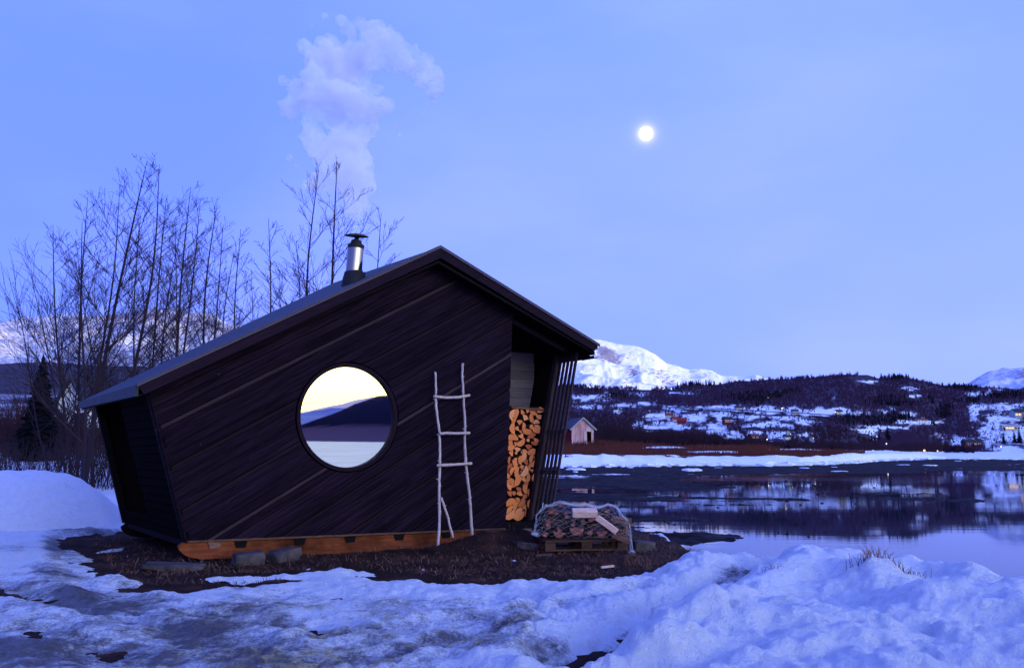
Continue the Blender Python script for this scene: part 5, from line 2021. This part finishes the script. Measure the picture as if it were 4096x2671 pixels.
# ------------------------------------------------------------------ far shore vegetation
# red brown grass and brush on the bank
mb = MB()
rd = random.Random(5)
nr = np.random.RandomState(9)
NB = 10500
ss = nr.uniform(1900, 3460, NB)
tt = nr.uniform(0, 1, NB)
be = np.interp(ss, *BEACH)
ba = np.interp(ss, *BANK)
yy = be - 1 - tt * (be - ba)
PP = land_pts(ss, yy)
for s0_, y0_, P_ in zip(ss, yy, PP):
    if math.exp(-((s0_ - 2660) / 100) ** 2 - ((y0_ - 1792) / 6) ** 2) > .4 or math.exp(-((s0_ - 3200) / 140) ** 4 - ((y0_ - 1799) / 4) ** 2) > .4 or math.exp(-((s0_ - 2850) / 120) ** 4 - ((y0_ - 1810) / 4) ** 2) > .4:
        continue
    P = Vector(P_)
    ht = rd.uniform(.3, .9) * (1.5 if 2980 < s0_ < 3120 else 1)
    s_ = Vector((rd.uniform(.05, .12), 0, 0))
    ofs = Vector((rd.uniform(-.3, .3), rd.uniform(-.2, .2), ht))
    mb.add([P - s_, P + s_, P + ofs], [(0, 1, 2)])
tag(mb.build('bank_grass', M['redgrass']), 'rust-brown dead grass along the far bank', 'grass', kind='stuff')


def birch_fan(mb, P, ht, rd, wd, n_=9):
    for _ in range(n_):
        a = rd.uniform(-.30, .30)
        b_ = P + Vector((rd.uniform(-.12, .12) * ht, 0, ht * rd.uniform(0, .25)))
        tip = P + Vector((a * ht, rd.uniform(-.2, .2) * ht, ht * rd.uniform(.55, 1.05) * (1 - abs(a) * .7)))
        s_ = Vector((wd * rd.uniform(.6, 1.3), 0, 0))
        mid = b_.lerp(tip, .5) + Vector((a * ht * .25, 0, 0))
        mb.add([b_ - s_, b_ + s_, mid + s_ * .9, mid - s_ * .9, tip], [(0, 1, 2, 3), (3, 2, 4)])


mb, mb2 = MB(), MB()
NT = 20000
ss = nr.uniform(1650, 4420, NT)
cr_ = np.interp(ss, *CREST)
ba = np.interp(ss, *BANK)
uu = nr.uniform(0, 1, NT)
yy = (ba - 7) - uu * (ba - 7 - cr_ - 1.0)
hp_ = nr.uniform(13, 24, NT) + 14 * sstep(1700, 1780, yy)          # height in photograph pixels
oo = np.maximum(np.maximum(openness(ss, yy), openness(ss, yy - hp_ * .5)), openness(ss, yy - hp_ * .9))
pn = fbm(ss * .012, yy * .035, 4, 3)
PP = land_pts(ss, yy)
for s0_, y0_, o0_, n0_, P, h0_ in zip(ss, yy, oo, pn, PP, hp_):
    if rd.random() < o0_ * 1.35 or n0_ < -.42:
        continue
    P = Vector(P)
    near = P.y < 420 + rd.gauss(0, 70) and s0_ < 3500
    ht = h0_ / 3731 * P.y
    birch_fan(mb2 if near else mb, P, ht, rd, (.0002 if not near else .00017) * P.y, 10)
# scattered saplings on the open slopes
ss = nr.uniform(2300, 4300, 5200)
yy = nr.uniform(1575, 1775, 5200)
PP = land_pts(ss, yy)
on = fbm(ss * .02, yy * .05, 3, 43)
for s0_, y0_, P, n0_ in zip(ss, yy, PP, on):
    if n0_ < -.05:
        continue
    P = Vector(P)
    birch_fan(mb2 if P.y < 420 else mb, P, rd.uniform(7, 15) / 3731 * P.y, rd, .00016 * P.y, 6)
# dense brush at the foot of the slope
SB_ = [(rd.uniform(2380, 3900), rd.uniform(2, 9)) for _ in range(1500)] + [(rd.uniform(1700, 2290), rd.uniform(2, 9)) for _ in range(260)]
xs = np.array([a_[0] for a_ in SB_])
PP = land_pts(xs, np.interp(xs, *BANK) - np.array([a_[1] for a_ in SB_]))
hs = np.interp(xs, [2380, 2450, 2560, 2700, 2860, 2900, 3000, 3100, 3300, 3500, 3560, 3620, 3800, 3900], [60, 110, 70, 74, 70, 36, 34, 24, 38, 46, 16, 44, 46, 26])
for s0_, P, h0_ in zip(xs, PP, hs):
    P = Vector(P)
    birch_fan(mb2, P, h0_ * rd.uniform(.55, 1.05) / 3731 * P.y, rd, .0003 * P.y, 12)
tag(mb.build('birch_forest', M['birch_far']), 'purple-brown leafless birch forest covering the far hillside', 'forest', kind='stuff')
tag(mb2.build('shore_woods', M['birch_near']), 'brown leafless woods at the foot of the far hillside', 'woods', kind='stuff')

mb = MB()
CON = [(3030, 1604, 52, 22, 80), (2975, 1600, 60, 24, 70), (3105, 1590, 70, 14, 60), (3040, 1580, 50, 10, 40), (3785, 1668, 36, 18, 60), (3790, 1640, 36, 20, 60), (3420, 1682, 60, 22, 80), (3500, 1686, 60, 24, 80), (3590, 1680, 50, 20, 60), (3640, 1672, 20, 16, 30),
       (3590, 1620, 110, 9, 90), (3600, 1516, 50, 9, 80), (3860, 1556, 62, 10, 90), (4010, 1590, 60, 9, 70), (2462, 1588, 30, 8, 26), (2500, 1592, 18, 8, 16), (2800, 1544, 80, 6, 60), (3480, 1770, 26, 10, 14), (3740, 1600, 14, 16, 14), (2300, 1555, 30, 6, 20), (3180, 1572, 50, 8, 30),
       (3560, 1600, 90, 12, 50), (3880, 1608, 80, 8, 40), (3740, 1700, 10, 8, 8), (4080, 1585, 30, 8, 30), (2370, 1572, 40, 5, 16)]
for cx, cy, rx, ry, n_ in CON:
    for _ in range(n_):
        s0_, y0_ = cx + rd.gauss(0, rx * .5), cy + rd.gauss(0, ry * .4)
        P = land_pt(s0_, y0_)
        ht = rd.uniform(14, 27) / 3731 * P.y
        rb = ht * rd.uniform(.16, .24)
        for k in range(4):
            t = k / 4
            z0 = ht * (.05 + t * .78)
            r_ = rb * (1 - t * .78) * rd.uniform(.85, 1.15)
            ring = []
            for q_ in range(7):
                a = 2 * math.pi * q_ / 7 + k
                r2 = r_ * rd.uniform(.7, 1.2)
                ring.append(P + Vector((math.cos(a) * r2, math.sin(a) * r2, z0)))
            mb.add(ring + [P + Vector((0, 0, min(ht, z0 + ht * .36)))], [(q_, (q_ + 1) % 7, 7) for q_ in range(7)])
tag(mb.build('spruce_groves', M['spruce']), 'near-black spruce groves scattered over the far hillside', 'spruce grove', kind='stuff')

SPR = [(4018, 1772, 1735, 'left one of the three dark spruces below the modern house'), (4062, 1770, 1728, 'middle spruce of the three below the modern house'), (4082, 1772, 1722, 'broad right spruce of the three below the modern house'),
       (3555, 1775, 1712, 'tall dark spruce between the birches at the foot of the slope'), (3503, 1772, 1740, 'small dark spruce left of the tall one at the foot of the slope'), (3520, 1774, 1732, 'pointed dark spruce beside the small one at the foot of the slope'),
       (2722, 1680, 1660, 'single spruce behind the red barn on the hillside'), (3978, 1722, 1702, 'small dark tree left of the modern cream house')]
for i, (sx0, yb_, yt_, lab) in enumerate(SPR):
    P = land_pt(sx0, yb_)
    ht = (yb_ - yt_) / 3731 * P.y * 1.25
    spruce(P, ht, ht * .24, 300 + i, lab, 'single spruces on the far shore')

# ------------------------------------------------------------------ houses
def gable_house(P, L_, W_, Hw, Hr, rz, wall_m, roof_m, label, cat='house', wins=(), over=.35, chim=False, lit=()):
    """L_ along the ridge, gable faces local -y when rz turns it; windows: (face, u, z, w, h) face 'f' long side, 'g' gable"""
    root = empty('house' if cat != 'barn' else 'barn', P, rz)
    tag(root, label, cat)

    def loc(mb, name, m, parent=root):
        o_ = mb.build(name, m, None)
        o_.parent = parent
        return o_
    mb = MB()
    A = [(-L_ / 2, -W_ / 2, -1.5), (-L_ / 2, W_ / 2, -1.5), (-L_ / 2, W_ / 2, Hw), (-L_ / 2, 0, Hw + Hr), (-L_ / 2, -W_ / 2, Hw)]
    B_ = [(L_ / 2, y, z) for _, y, z in A]
    mb.prism(A, B_)
    wl_ = loc(mb, 'wall', wall_m)
    mb = MB()
    th_ = .22
    sl = Hr / (W_ / 2)
    for sg in (-1, 1):
        y1 = sg * (W_ / 2 + over)
        z1 = Hw - over * sl
        P4 = [(-L_ / 2 - over, 0, Hw + Hr + .02), (L_ / 2 + over, 0, Hw + Hr + .02), (L_ / 2 + over, y1, z1 + .02), (-L_ / 2 - over, y1, z1 + .02)]
        mb.hexa(P4 + [(x, y, z + th_) for x, y, z in P4])
    rf_ = loc(mb, 'roof', roof_m)
    if chim:
        loc(MB().box((L_ * .15, 0, Hw + Hr + .4), .7, .7, 1.3), 'chimney', M['grey'], rf_)
    for i, (f, u_, z_, w_, h_) in enumerate(wins):
        mm = M['pane_lit'] if i in lit else M['pane_dark']
        mb, fr = MB(), MB()
        if f == 'f':
            mb.box((u_, -W_ / 2 - .06, z_), w_, .06, h_)
            fr.box((u_, -W_ / 2 - .02, z_), w_ + .3, .06, h_ + .3)
        elif f == 'l':
            mb.box((-L_ / 2 - .06, u_, z_), .06, w_, h_)
            fr.box((-L_ / 2 - .02, u_, z_), .06, w_ + .3, h_ + .3)
        else:
            mb.box((L_ / 2 + .06, u_, z_), .06, w_, h_)
            fr.box((L_ / 2 + .02, u_, z_), .06, w_ + .3, h_ + .3)
        fo = loc(fr, 'window', M['white'])
        loc(mb, 'pane', mm, fo)
    return root


def on_land(sx0, sy0, wpx, hpx):
    P = land_pt(sx0, sy0)
    k = P.y / 3731
    return P + Vector((0, 0, .3)), wpx * k, hpx * k


def hill_house(sx0, sy0, wpx, hpx, rz, wl_, rf_, label, cat='house', roofk=.42, depth=.75, chim=True, lit=(), nwin=3):
    P, w_, h_ = on_land(sx0, sy0, wpx, hpx)
    Hw = h_ * (1 - roofk)
    wins = [('f', -w_ / 2 + w_ * (i + .5) / nwin, Hw * .55, w_ * .13, Hw * .32) for i in range(nwin)] if nwin else []
    return gable_house(P, w_, w_ * depth, Hw, h_ * roofk, R(rz), M[wl_], M[rf_], label, cat, wins, .3, chim, lit)


hill_house(2475, 1652, 16, 15, 80, 'white', 'greyroof', 'small white gabled house alone in the trees high on the left of the far slope', chim=False, nwin=2)
hill_house(2680, 1673, 26, 17, 0, 'grey', 'maroon', 'pale grey farmhouse with dark red roof left of the red-roofed white house')
hill_house(2703, 1688, 21, 19, 10, 'cream', 'redroof', 'small whitish house with bright red roof touching the red barn', nwin=2)
hill_house(2730, 1696, 35, 20, -8, 'red', 'redroof', 'all-red barn with red roof on the far snowy slope', 'barn', nwin=0, chim=False)
hill_house(2962, 1641, 30, 15, 0, 'cream', 'darkroof', 'white house with dark roof above the hillside road')
hill_house(2912, 1697, 32, 26, 12, 'red', 'darkroof', 'dark-roofed red house in the middle of the far slope', roofk=.3)
hill_house(3120, 1640, 25, 8, 0, 'brown', 'darkroof', 'low brown cabin above the road beside a yellow lamp', 'house', chim=False)
hill_house(3152, 1639, 10, 6, 0, 'grey', 'darkroof', 'tiny dark shed right of the low brown cabin', 'shed', chim=False, nwin=1)
hill_house(3186, 1652, 24, 11, 0, 'cream', 'darkroof', 'cream house with dark roof and veranda rail above the road')
hill_house(3362, 1657, 24, 15, 0, 'cream', 'darkroof', 'cream house with lit windows at the right end of the road', lit=(0, 2))
hill_house(3150, 1757, 20, 14, 10, 'white', 'darkroof', 'white house with black roof low on the slope above the rusty grass')
hill_house(3018, 1757, 32, 15, 15, 'brown', 'maroon', 'brown barn behind the bushes at the foot of the slope', 'barn', nwin=2, chim=False)
hill_house(2925, 1773, 88, 14, 0, 'grey', 'greyroof', 'long pale farm shed half hidden by bushes at the foot of the slope', 'barn', depth=.2, nwin=6, chim=False)
hill_house(3690, 1690, 40, 14, 5, 'white', 'maroon', 'white villa with red-brown roof on the ridge between spruces')
hill_house(3702, 1690, 14, 20, 85, 'white', 'maroon', 'white gabled front wing of the villa on the ridge', nwin=1, chim=False, roofk=.5)
hill_house(3650, 1690, 14, 8, 85, 'white', 'greyroof', 'small white outhouse left of the white villa', 'shed', nwin=0, chim=False)
hill_house(4090, 1671, 62, 34, 0, 'grey', 'darkroof', 'large pale two-storey house with yellow windows at the right edge', nwin=5, lit=(0, 1, 3))
hill_house(4046, 1724, 68, 22, -4, 'cream', 'cream', 'modern cream house with low roof and a row of lit windows', roofk=.15, nwin=6, lit=(1, 2, 3), depth=.4)
hill_house(3888, 1786, 68, 26, 3, 'maroon', 'darkroof', 'big dark red house with lit windows near the water', nwin=4, lit=(2, 3), depth=.5)
hill_house(3886, 1773, 16, 15, 88, 'maroon', 'darkroof', 'gabled dormer block on the big dark red house', nwin=1, chim=False, roofk=.55)
hill_house(2600, 1650, 8, 6, 30, 'white', 'greyroof', 'tiny white hut among the birches left of the farmhouse', 'shed', nwin=0, chim=False)

# gabled house behind the birches on the left
P = ground_at(345, 62)
wdt = 105 / 3731 * 62
hh_ = (at(330, 1531, 62).z - P.z)
gable_house(P, wdt * 2.4, wdt, hh_ * .62, hh_ * .38, R(83), M['white'], M['darkroof'], 'white gabled house seen through the birches left of the cabin', 'house', [('l', -.7, 1.2, .7, .9), ('l', .6, 1.2, .7, .9)], .3)

# boathouse
BP = land_pt(2332, 1781)
BP.z -= .25
bk = BP.y / 3731
root = empty('boathouse', BP, R(14))
tag(root, 'weathered boathouse with peeling white gable, red side wall and open door', 'boathouse')


def lb_(mb, name, m, parent=root):
    o_ = mb.build(name, m, None)
    o_.parent = parent
    return o_


gw, gh, rh = 92 * bk, 76 * bk, 40 * bk      # gable width, wall height, roof rise
dl = 7.5
# gable faces the camera (local -y), ridge runs back along +y
hw = gw / 2
d0x, d1x, dh = hw * .36, hw * .84, gh * .80
lb_(MB().prism([(-hw, .12, -.8), (-hw + .12, .12, -.8), (-hw + .12, .12, gh), (-hw, .12, gh)], [(-hw, dl, -.8), (-hw + .12, dl, -.8), (-hw + .12, dl, gh), (-hw, dl, gh)]), 'side_wall', M['redwall'])
lb_(MB().prism([(hw - .12, .12, -.8), (hw, .12, -.8), (hw, .12, gh), (hw - .12, .12, gh)], [(hw - .12, dl, -.8), (hw, dl, -.8), (hw, dl, gh), (hw - .12, dl, gh)]), 'side_wall', M['redwall'])
lb_(MB().prism([(-hw, dl, -.8), (hw, dl, -.8), (hw, dl, gh), (0, dl, gh + rh), (-hw, dl, gh)], [(-hw, dl + .1, -.8), (hw, dl + .1, -.8), (hw, dl + .1, gh), (0, dl + .1, gh + rh), (-hw, dl + .1, gh)]), 'back_wall', M['black'])
gab = lb_(MB().prism([(-hw + .02, .08, gh - .05), (hw - .02, .08, gh - .05), (0, .08, gh + rh - .05)], [(-hw + .02, .11, gh - .05), (hw - .02, .11, gh - .05), (0, .11, gh + rh - .05)]), 'gable', M['peel'])
nbd = 19
rd = random.Random(8)
for i in range(nbd):
    x0, x1 = -hw + gw * i / nbd + .01, -hw + gw * (i + 1) / nbd - .012
    xm = (x0 + x1) / 2
    top = gh + rh * (1 - abs(xm) / hw) - .03
    z0 = -.25 + rd.uniform(-.1, .12)
    dy = rd.uniform(-.012, .012)
    if d0x < xm < d1x:
        z0 = dh + rd.uniform(-.05, .05)
        if top - z0 < .1:
            continue
    mb = MB()
    t0, t1 = gh + rh * (1 - abs(x0) / hw), gh + rh * (1 - abs(x1) / hw)
    mb.hexa([(x0, dy, z0), (x1, dy, z0), (x1, .07 + dy, z0), (x0, .07 + dy, z0), (x0, dy, t0 - .02), (x1, dy, t1 - .02), (x1, .07 + dy, t1 - .02), (x0, .07 + dy, t0 - .02)])
    lb_(mb, 'board', M['peel'], gab)
dr = lb_(MB().box(((d0x - .32), -.1, dh / 2 - .02), .62, .06, dh), 'door', M['peel'])
lb_(MB().box((d0x - .2, -.15, dh * .52), .7, .03, .07), 'hinge', M['grey'], dr)
lb_(MB().box((d0x - .3, -.15, dh * .86), .4, .03, .07), 'hinge', M['grey'], dr)
lb_(MB().beam((d0x - .1, -.05, .75), (d1x + .05, -.05, .1), .05, .5), 'brace_board', M['peel'])
lb_(MB().box((0, 3, -.3), gw - .3, dl - .8, .3), 'floor', M['black'])
rf_ = MB()
ov = .42
sl = rh / hw
for sg in (-1, 1):
    P4 = [(0, -ov, gh + rh), (0, dl + ov, gh + rh), (sg * (hw + .42), dl + ov, gh - .42 * sl), (sg * (hw + .42), -ov, gh - .42 * sl)]
    rf_.hexa(P4 + [(x, y, z + .12) for x, y, z in P4])
bro = lb_(rf_, 'roof', M['slate'])
for sg in (-1, 1):
    lb_(MB().beam((0, -ov - .03, gh + rh - .04), (sg * (hw + .46), -ov - .03, gh - .46 * sl - .04), .05, .24, (0, 0, 1)), 'barge_board', M['grey'], bro)
for k in range(3):
    y0 = 1.2 + k * 2.1
    lb_(MB().beam((-.1, y0, gh + rh + .13 - .1 * sl), (-(hw + .38), y0 + .2, gh - .38 * sl + .14), .09, .03), 'roof_batten', M['grey'], bro)
lb_(MB().prism([(-hw - .03, -.02, -.3), (-hw + .09, -.02, -.3), (-hw + .09, -.02, gh - .05), (-hw - .03, -.02, gh - .05)], [(-hw - .03, .05, -.3), (-hw + .09, .05, -.3), (-hw + .09, .05, gh - .05), (-hw - .03, .05, gh - .05)]), 'corner_board', M['peel'])
# bushes before the boathouse
mb = MB()
for i in range(26):
    P = land_pt(2335 + rd.gauss(0, 60), 1783 + rd.uniform(-1, 7))
    shrub_mass(mb, P, rd.uniform(.6, 1.5), .8, 18, rd, .02)
for i in range(14):
    P = land_pt(rd.uniform(2440, 2600), 1778 + rd.uniform(-2, 8))
    shrub_mass(mb, P, rd.uniform(.5, 1.2), .8, 14, rd, .02)
tag(mb.build('bank_bushes', M['redgrass']), 'low red-brown bushes in front of the boathouse', 'bushes', kind='stuff')

# fence posts on the far bank
fr = random.Random(12)
for i, x0 in enumerate((2620, 2644, 2672, 2700, 2724, 2753, 2768, 2804, 2818, 2833, 2851, 2880, 2903)):
    P = land_pt(x0, 1802 + fr.uniform(-2, 2))
    ht = fr.uniform(15, 21) / 3731 * P.y
    o_ = MB().tube([(0, 0, -.2), (fr.uniform(-.05, .05), 0, ht)], [.06, .045], 6).build('fence_post', M['straw'])
    o_.location = P
    tag(o_, 'thin pale post, %s from the left in the row on the far bank' % ORD[i].replace('topmost', 'first'), 'post', 'posts on the far bank')

# driftwood and roots on the far beach
for i, (x0, y0, n_, sz_, lab) in enumerate(((2738, 1832, 16, .8, 'dark tangled root lying on the snowy far beach'), (2670, 1828, 9, .7, 'long dark driftwood left of the tangled root on the beach'), (2490, 1826, 6, .6, 'pale forked driftwood at the edge of the rusty grass'), (2260, 1829, 5, .7, 'thin curved branch on the beach below the boathouse'))):
    P = land_pt(x0, y0)
    mb = MB()
    for _ in range(n_):
        d = Vector((fr.uniform(-1.6, 1.6), fr.uniform(-.5, .5), fr.uniform(0, .6))) * sz_
        mb.tube([(0, 0, .1), d * .5 + Vector((0, 0, .2)), d * 1.2], [.14 * sz_, .09 * sz_, .03], 5)
    o_ = mb.build('driftwood', M['bark'] if i != 2 else M['pine_old'])
    o_.location = P
    tag(o_, lab, 'driftwood')

# ice floes
def floe(x0, x1, y0, th_px, seed, label):
    rd_ = random.Random(seed)
    a, b_ = onz(x0, y0, -.42), onz(x1, y0, -.42)
    c = (a + b_) / 2
    wv = (b_ - a).length / 2
    dv = max(wv * rd_.uniform(.28, .5), 1.2)
    hh2 = max(.1, th_px / 3731 * c.y * .6)
    n_ = 18
    rad2 = [rd_.uniform(.8, 1.06) for _ in range(n_)]
    ringb, ringt, ringi = [], [], []
    for k in range(n_):
        t = 2 * math.pi * k / n_
        x, y = math.cos(t) * wv * rad2[k], math.sin(t) * dv * rad2[k]
        ringb.append((x, y, -.25))
        ringt.append((x * .96, y * .96, hh2 * rd_.uniform(.5, .8)))
        ringi.append((x * .6, y * .6, hh2 * rd_.uniform(.85, 1.1)))
    mb = MB()
    vs = ringb + ringt + ringi + [(0, 0, hh2)]
    fs = []
    for r_ in range(2):
        fs += [(r_ * n_ + k, r_ * n_ + (k + 1) % n_, (r_ + 1) * n_ + (k + 1) % n_, (r_ + 1) * n_ + k) for k in range(n_)]
    fs += [(2 * n_ + k, 2 * n_ + (k + 1) % n_, 3 * n_) for k in range(n_)]
    mb.add(vs, fs)
    o_ = mb.build('ice_floe', M['floe'])
    o_.location = c
    tag(o_, label, 'ice floe', 'ice floes stranded off the far beach')


for i, f in enumerate(((2260, 2343, 1880, 14, 'long flat white floe on the mud just right of the slat screen'), (2236, 2256, 1872, 12, 'small floe half hidden by the slat screen'), (2290, 2312, 1888, 4, 'sliver of ice below the long flat floe'),
                       (2722, 2812, 1884, 18, 'largest thick white floe off the middle of the far beach'), (2856, 2892, 1872, 5, 'thin ice slab right of the largest floe'), (2514, 2534, 1872, 4, 'tiny ice chip off the left part of the beach'),
                       (2482, 2500, 1869, 4, 'tiny ice chip left of another, under the beach edge'), (3066, 3090, 1866, 4, 'thin ice sliver below the rusty grass point'), (3326, 3397, 1886, 4, 'long thin ice streak far out on the dark water'), (3328, 3346, 1869, 4, 'small ice sliver near the point of the beach'),
                       (3690, 3751, 1861, 5, 'flat floe off the far right shore, the widest there'), (3820, 3844, 1844, 4, 'small bright floe below the dark red house'), (3586, 3642, 1859, 3, 'faint flat floe left of the widest right-hand floe'), (3896, 3908, 1842, 3, 'tiny floe right of the one below the dark red house'), (3200, 3235, 1872, 4, 'thin ice sliver off the rough end of the beach'))):
    floe(f[0], f[1], f[2], f[3], 40 + i, f[4])
# broken shore ice piled along the edge of the beach
mb = MB()
for i in range(520):
    x0 = fr.uniform(2230, 4200)
    yb_ = float(np.interp(x0, *FSH))
    P = onz(x0, yb_ + fr.gauss(0, 1.6), -.4)
    sz_ = fr.uniform(.3, 1.3) * (1 if x0 > 2900 else .7)
    mb.box(P + Vector((0, 0, sz_ * .12)), sz_ * 2.2, sz_ * 1.4, sz_ * .35, fr.uniform(0, 3), Matrix.Rotation(fr.uniform(-.25, .25), 3, 'X') @ Matrix.Rotation(fr.uniform(0, 3), 3, 'Z'))
tag(mb.build('shore_ice', M['floe']), 'broken slabs of ice heaped along the far waterline', 'shore ice', kind='stuff')
# dark stones and weed clumps on the mud
mb = MB()
for i in range(110):
    x0, y0 = fr.uniform(2250, 3500), fr.uniform(1890, 2150)
    P = onz(x0, y0, -.44)
    r_ = fr.uniform(.0006, .0018) * P.y
    n_ = 7
    mb.add([P + Vector((math.cos(6.283 * k / n_) * r_ * fr.uniform(1, 2.4), math.sin(6.283 * k / n_) * r_, -.03)) for k in range(n_)] + [P + Vector((0, 0, r_ * .6))], [(k, (k + 1) % n_, n_) for k in range(n_)])
tag(mb.build('weed_clumps', M['mud']), 'dark weed and stones breaking the calm water', 'weed', kind='stuff')

# lamps on the far shore
def lamp(sx0, sy0, ybase, r_px, mat, label, pole=True):
    P = land_pt(sx0, ybase)
    k = P.y / 3731
    h_ = max(1.5, (ybase - sy0) * k)
    root = empty('street_lamp', P)
    tag(root, label, 'street lamp', 'lamps shining on the far shore')
    o_ = MB().tube([(0, 0, -.3), (0, 0, h_)], [.09, .06], 6).build('pole', M['grey'])
    o_.parent = root
    r_ = r_px * k
    o_ = MB().lathe((0, -.3, h_), [(r_ * .3, -r_ * .9), (r_, -r_ * .3), (r_, r_ * .3), (r_ * .3, r_ * .9)], 10).build('lamp_head', M[mat])
    o_.parent = root


for a in ((3697, 1808, 1815, 3.4, 'lamp_orange', 'deep orange lamp glowing at the foot of the woods'), (3750, 1804, 1815, 2.0, 'lamp_white', 'small white lamp right of the deep orange one'), (3069, 1770, 1782, 2.0, 'lamp_white', 'white lamp above the rusty grass point'),
          (3547, 1777, 1788, 2.4, 'lamp_white', 'tall narrow white lamp below the spruces at the foot of the slope'), (3255, 1761, 1774, 1.6, 'lamp_white', 'faint yellow lamp in the dark woods between white houses'), (4005, 1786, 1797, 2.0, 'lamp_white', 'yellow lamp on the snow left of the three spruces'),
          (2640, 1560, 1566, 2.6, 'lamp_orange', 'orange lamp high under the snowy mountain'), (3135, 1637, 1643, 2.2, 'lamp_white', 'yellow lamp beside the low brown cabin'), (2928, 1674, 1682, 1.8, 'lamp_white', 'lamp at the right corner of the dark-roofed red house'), (3348, 1652, 1658, 2.0, 'lamp_white', 'yellow lamp at the left corner of the lit cream house'),
          (3080, 1591, 1600, 1.3, 'lamp_white', 'pin-prick lamp in front of the dark spruce grove'), (3164, 1749, 1757, 1.3, 'lamp_white', 'faint lamp at the corner of the black-roofed white house')):
    lamp(*a)

# ------------------------------------------------------------------ smoke
def smoke_obj(name, blobs, seed, label, dens):
    import bmesh
    rd_ = random.Random(seed)
    bm = bmesh.new()
    for zx, zy, r in blobs:
        sx0, sy0 = 1000 + zx / 1.724, zy / 1.724
        t_ = min(1, max(0, (1560 - zy) / 230))
        Yd = 14.2 + 14.5 * t_ * t_ * (3 - 2 * t_) + rd_.uniform(-.4, .4)
        P = at(sx0, sy0, Yd)
        rr_ = r * 1.13 / 1.724 / 3731 * Yd
        bmesh.ops.create_icosphere(bm, subdivisions=3, radius=rr_, matrix=Matrix.Translation(P) @ Matrix.Diagonal((1, .75, 1, 1)))
        # puffs on the surface
        for _ in range(9):
            a, b_ = rd_.uniform(0, 6.283), rd_.uniform(-1, 1)
            c_ = math.sqrt(1 - b_ * b_)
            r2 = rr_ * rd_.uniform(.22, .42)
            q_ = P + Vector((math.cos(a) * c_, math.sin(a) * c_ * .75, b_)) * rr_ * .88
            bmesh.ops.create_icosphere(bm, subdivisions=2, radius=r2, matrix=Matrix.Translation(q_))
    me = bpy.data.meshes.new(name)
    bm.to_mesh(me)
    bm.free()
    me.materials.append(M['smoke'])
    o_ = bpy.data.objects.new(name, me)
    C.objects.link(o_)
    rm = o_.modifiers.new('union', 'REMESH')
    rm.mode = 'VOXEL'
    rm.voxel_size = .06
    for sc_, st_ in ((.75, .42), (.28, .20), (.12, .08)):
        tx_ = bpy.data.textures.new('puffs', 'CLOUDS')
        tx_.noise_scale = sc_
        tx_.noise_depth = 3
        dm = o_.modifiers.new('puff', 'DISPLACE')
        dm.texture = tx_
        dm.texture_coords = 'GLOBAL'
        dm.strength = st_
        dm.mid_level = .55
    return tag(o_, label, 'smoke', kind='stuff')


sm = bpy.data.materials.new('wood_smoke')
sm.use_nodes = True
sn, sl_ = sm.node_tree.nodes, sm.node_tree.links
sn.remove(sn['Principled BSDF'])
pv = sn.new('ShaderNodeVolumePrincipled')
pv.inputs['Color'].default_value = (1.0, 1.0, 1.0, 1)
pv.inputs['Anisotropy'].default_value = -0.65
tc = sn.new('ShaderNodeTexCoord')
nz = sn.new('ShaderNodeTexNoise')
nz.inputs['Scale'].default_value = 0.8
nz.inputs['Detail'].default_value = 5
nz.inputs['Roughness'].default_value = .6
nz.inputs['Distortion'].default_value = .5
sl_.new(tc.outputs['Object'], nz.inputs['Vector'])
mr = sn.new('ShaderNodeMapRange')
mr.inputs['From Min'].default_value = .38
mr.inputs['From Max'].default_value = .66
mr.inputs['To Min'].default_value = .9
mr.inputs['To Max'].default_value = 4.2
sl_.new(nz.outputs['Fac'], mr.inputs['Value'])
sl_.new(mr.outputs[0], pv.inputs['Density'])
sl_.new(pv.outputs[0], sn['Material Output'].inputs['Volume'])
M['smoke'] = sm
PUFF = [(735, 1560, 26), (738, 1520, 36), (740, 1470, 60), (735, 1400, 85), (670, 1300, 110), (450, 1265, 75), (395, 1270, 50), (520, 1240, 85), (740, 1240, 100), (640, 1150, 120), (520, 1070, 80), (750, 1100, 85), (430, 930, 78), (430, 850, 66), (560, 1000, 70), (700, 960, 120), (800, 870, 95),
        (590, 820, 90), (290, 735, 82), (330, 610, 84), (245, 560, 50), (440, 650, 110), (600, 680, 130), (740, 720, 120), (890, 740, 70), (960, 715, 52), (430, 520, 95), (375, 320, 62), (450, 400, 75), (470, 290, 40), (560, 420, 110), (700, 420, 130), (680, 200, 60), (740, 150, 62), (640, 150, 45), (850, 200, 80),
        (935, 230, 62), (860, 310, 120), (1000, 330, 100), (1060, 420, 85), (1200, 440, 80), (1260, 520, 72), (1275, 620, 60), (1250, 700, 50), (1205, 775, 36), (1180, 560, 50), (850, 430, 80), (780, 560, 75), (560, 300, 70), (620, 520, 105), (480, 760, 75), (870, 620, 45), (1110, 500, 48), (1130, 340, 55), (560, 1180, 85), (800, 1140, 50), (800, 1290, 62), (630, 930, 80), (960, 440, 62), (520, 330, 60), (350, 690, 70), (430, 1010, 55), (590, 1000, 70)]
smoke_obj('smoke', PUFF, 3, 'pale billowing smoke rising from the cabin chimney', 1)
k_ = smoke_obj('smoke', [(512, 120, 26), (435, 180, 10)], 5, 'tiny detached wisp of smoke at the upper left of the plume', 1)
smoke_obj('smoke', [(278, 1082, 26), (325, 1150, 28)], 6, 'two small wisps of smoke left of the plume above the birches', 1)
smoke_obj('smoke', [(1045, 930, 24), (1000, 880, 16)], 7, 'small wisp of smoke right of the plume', 1)
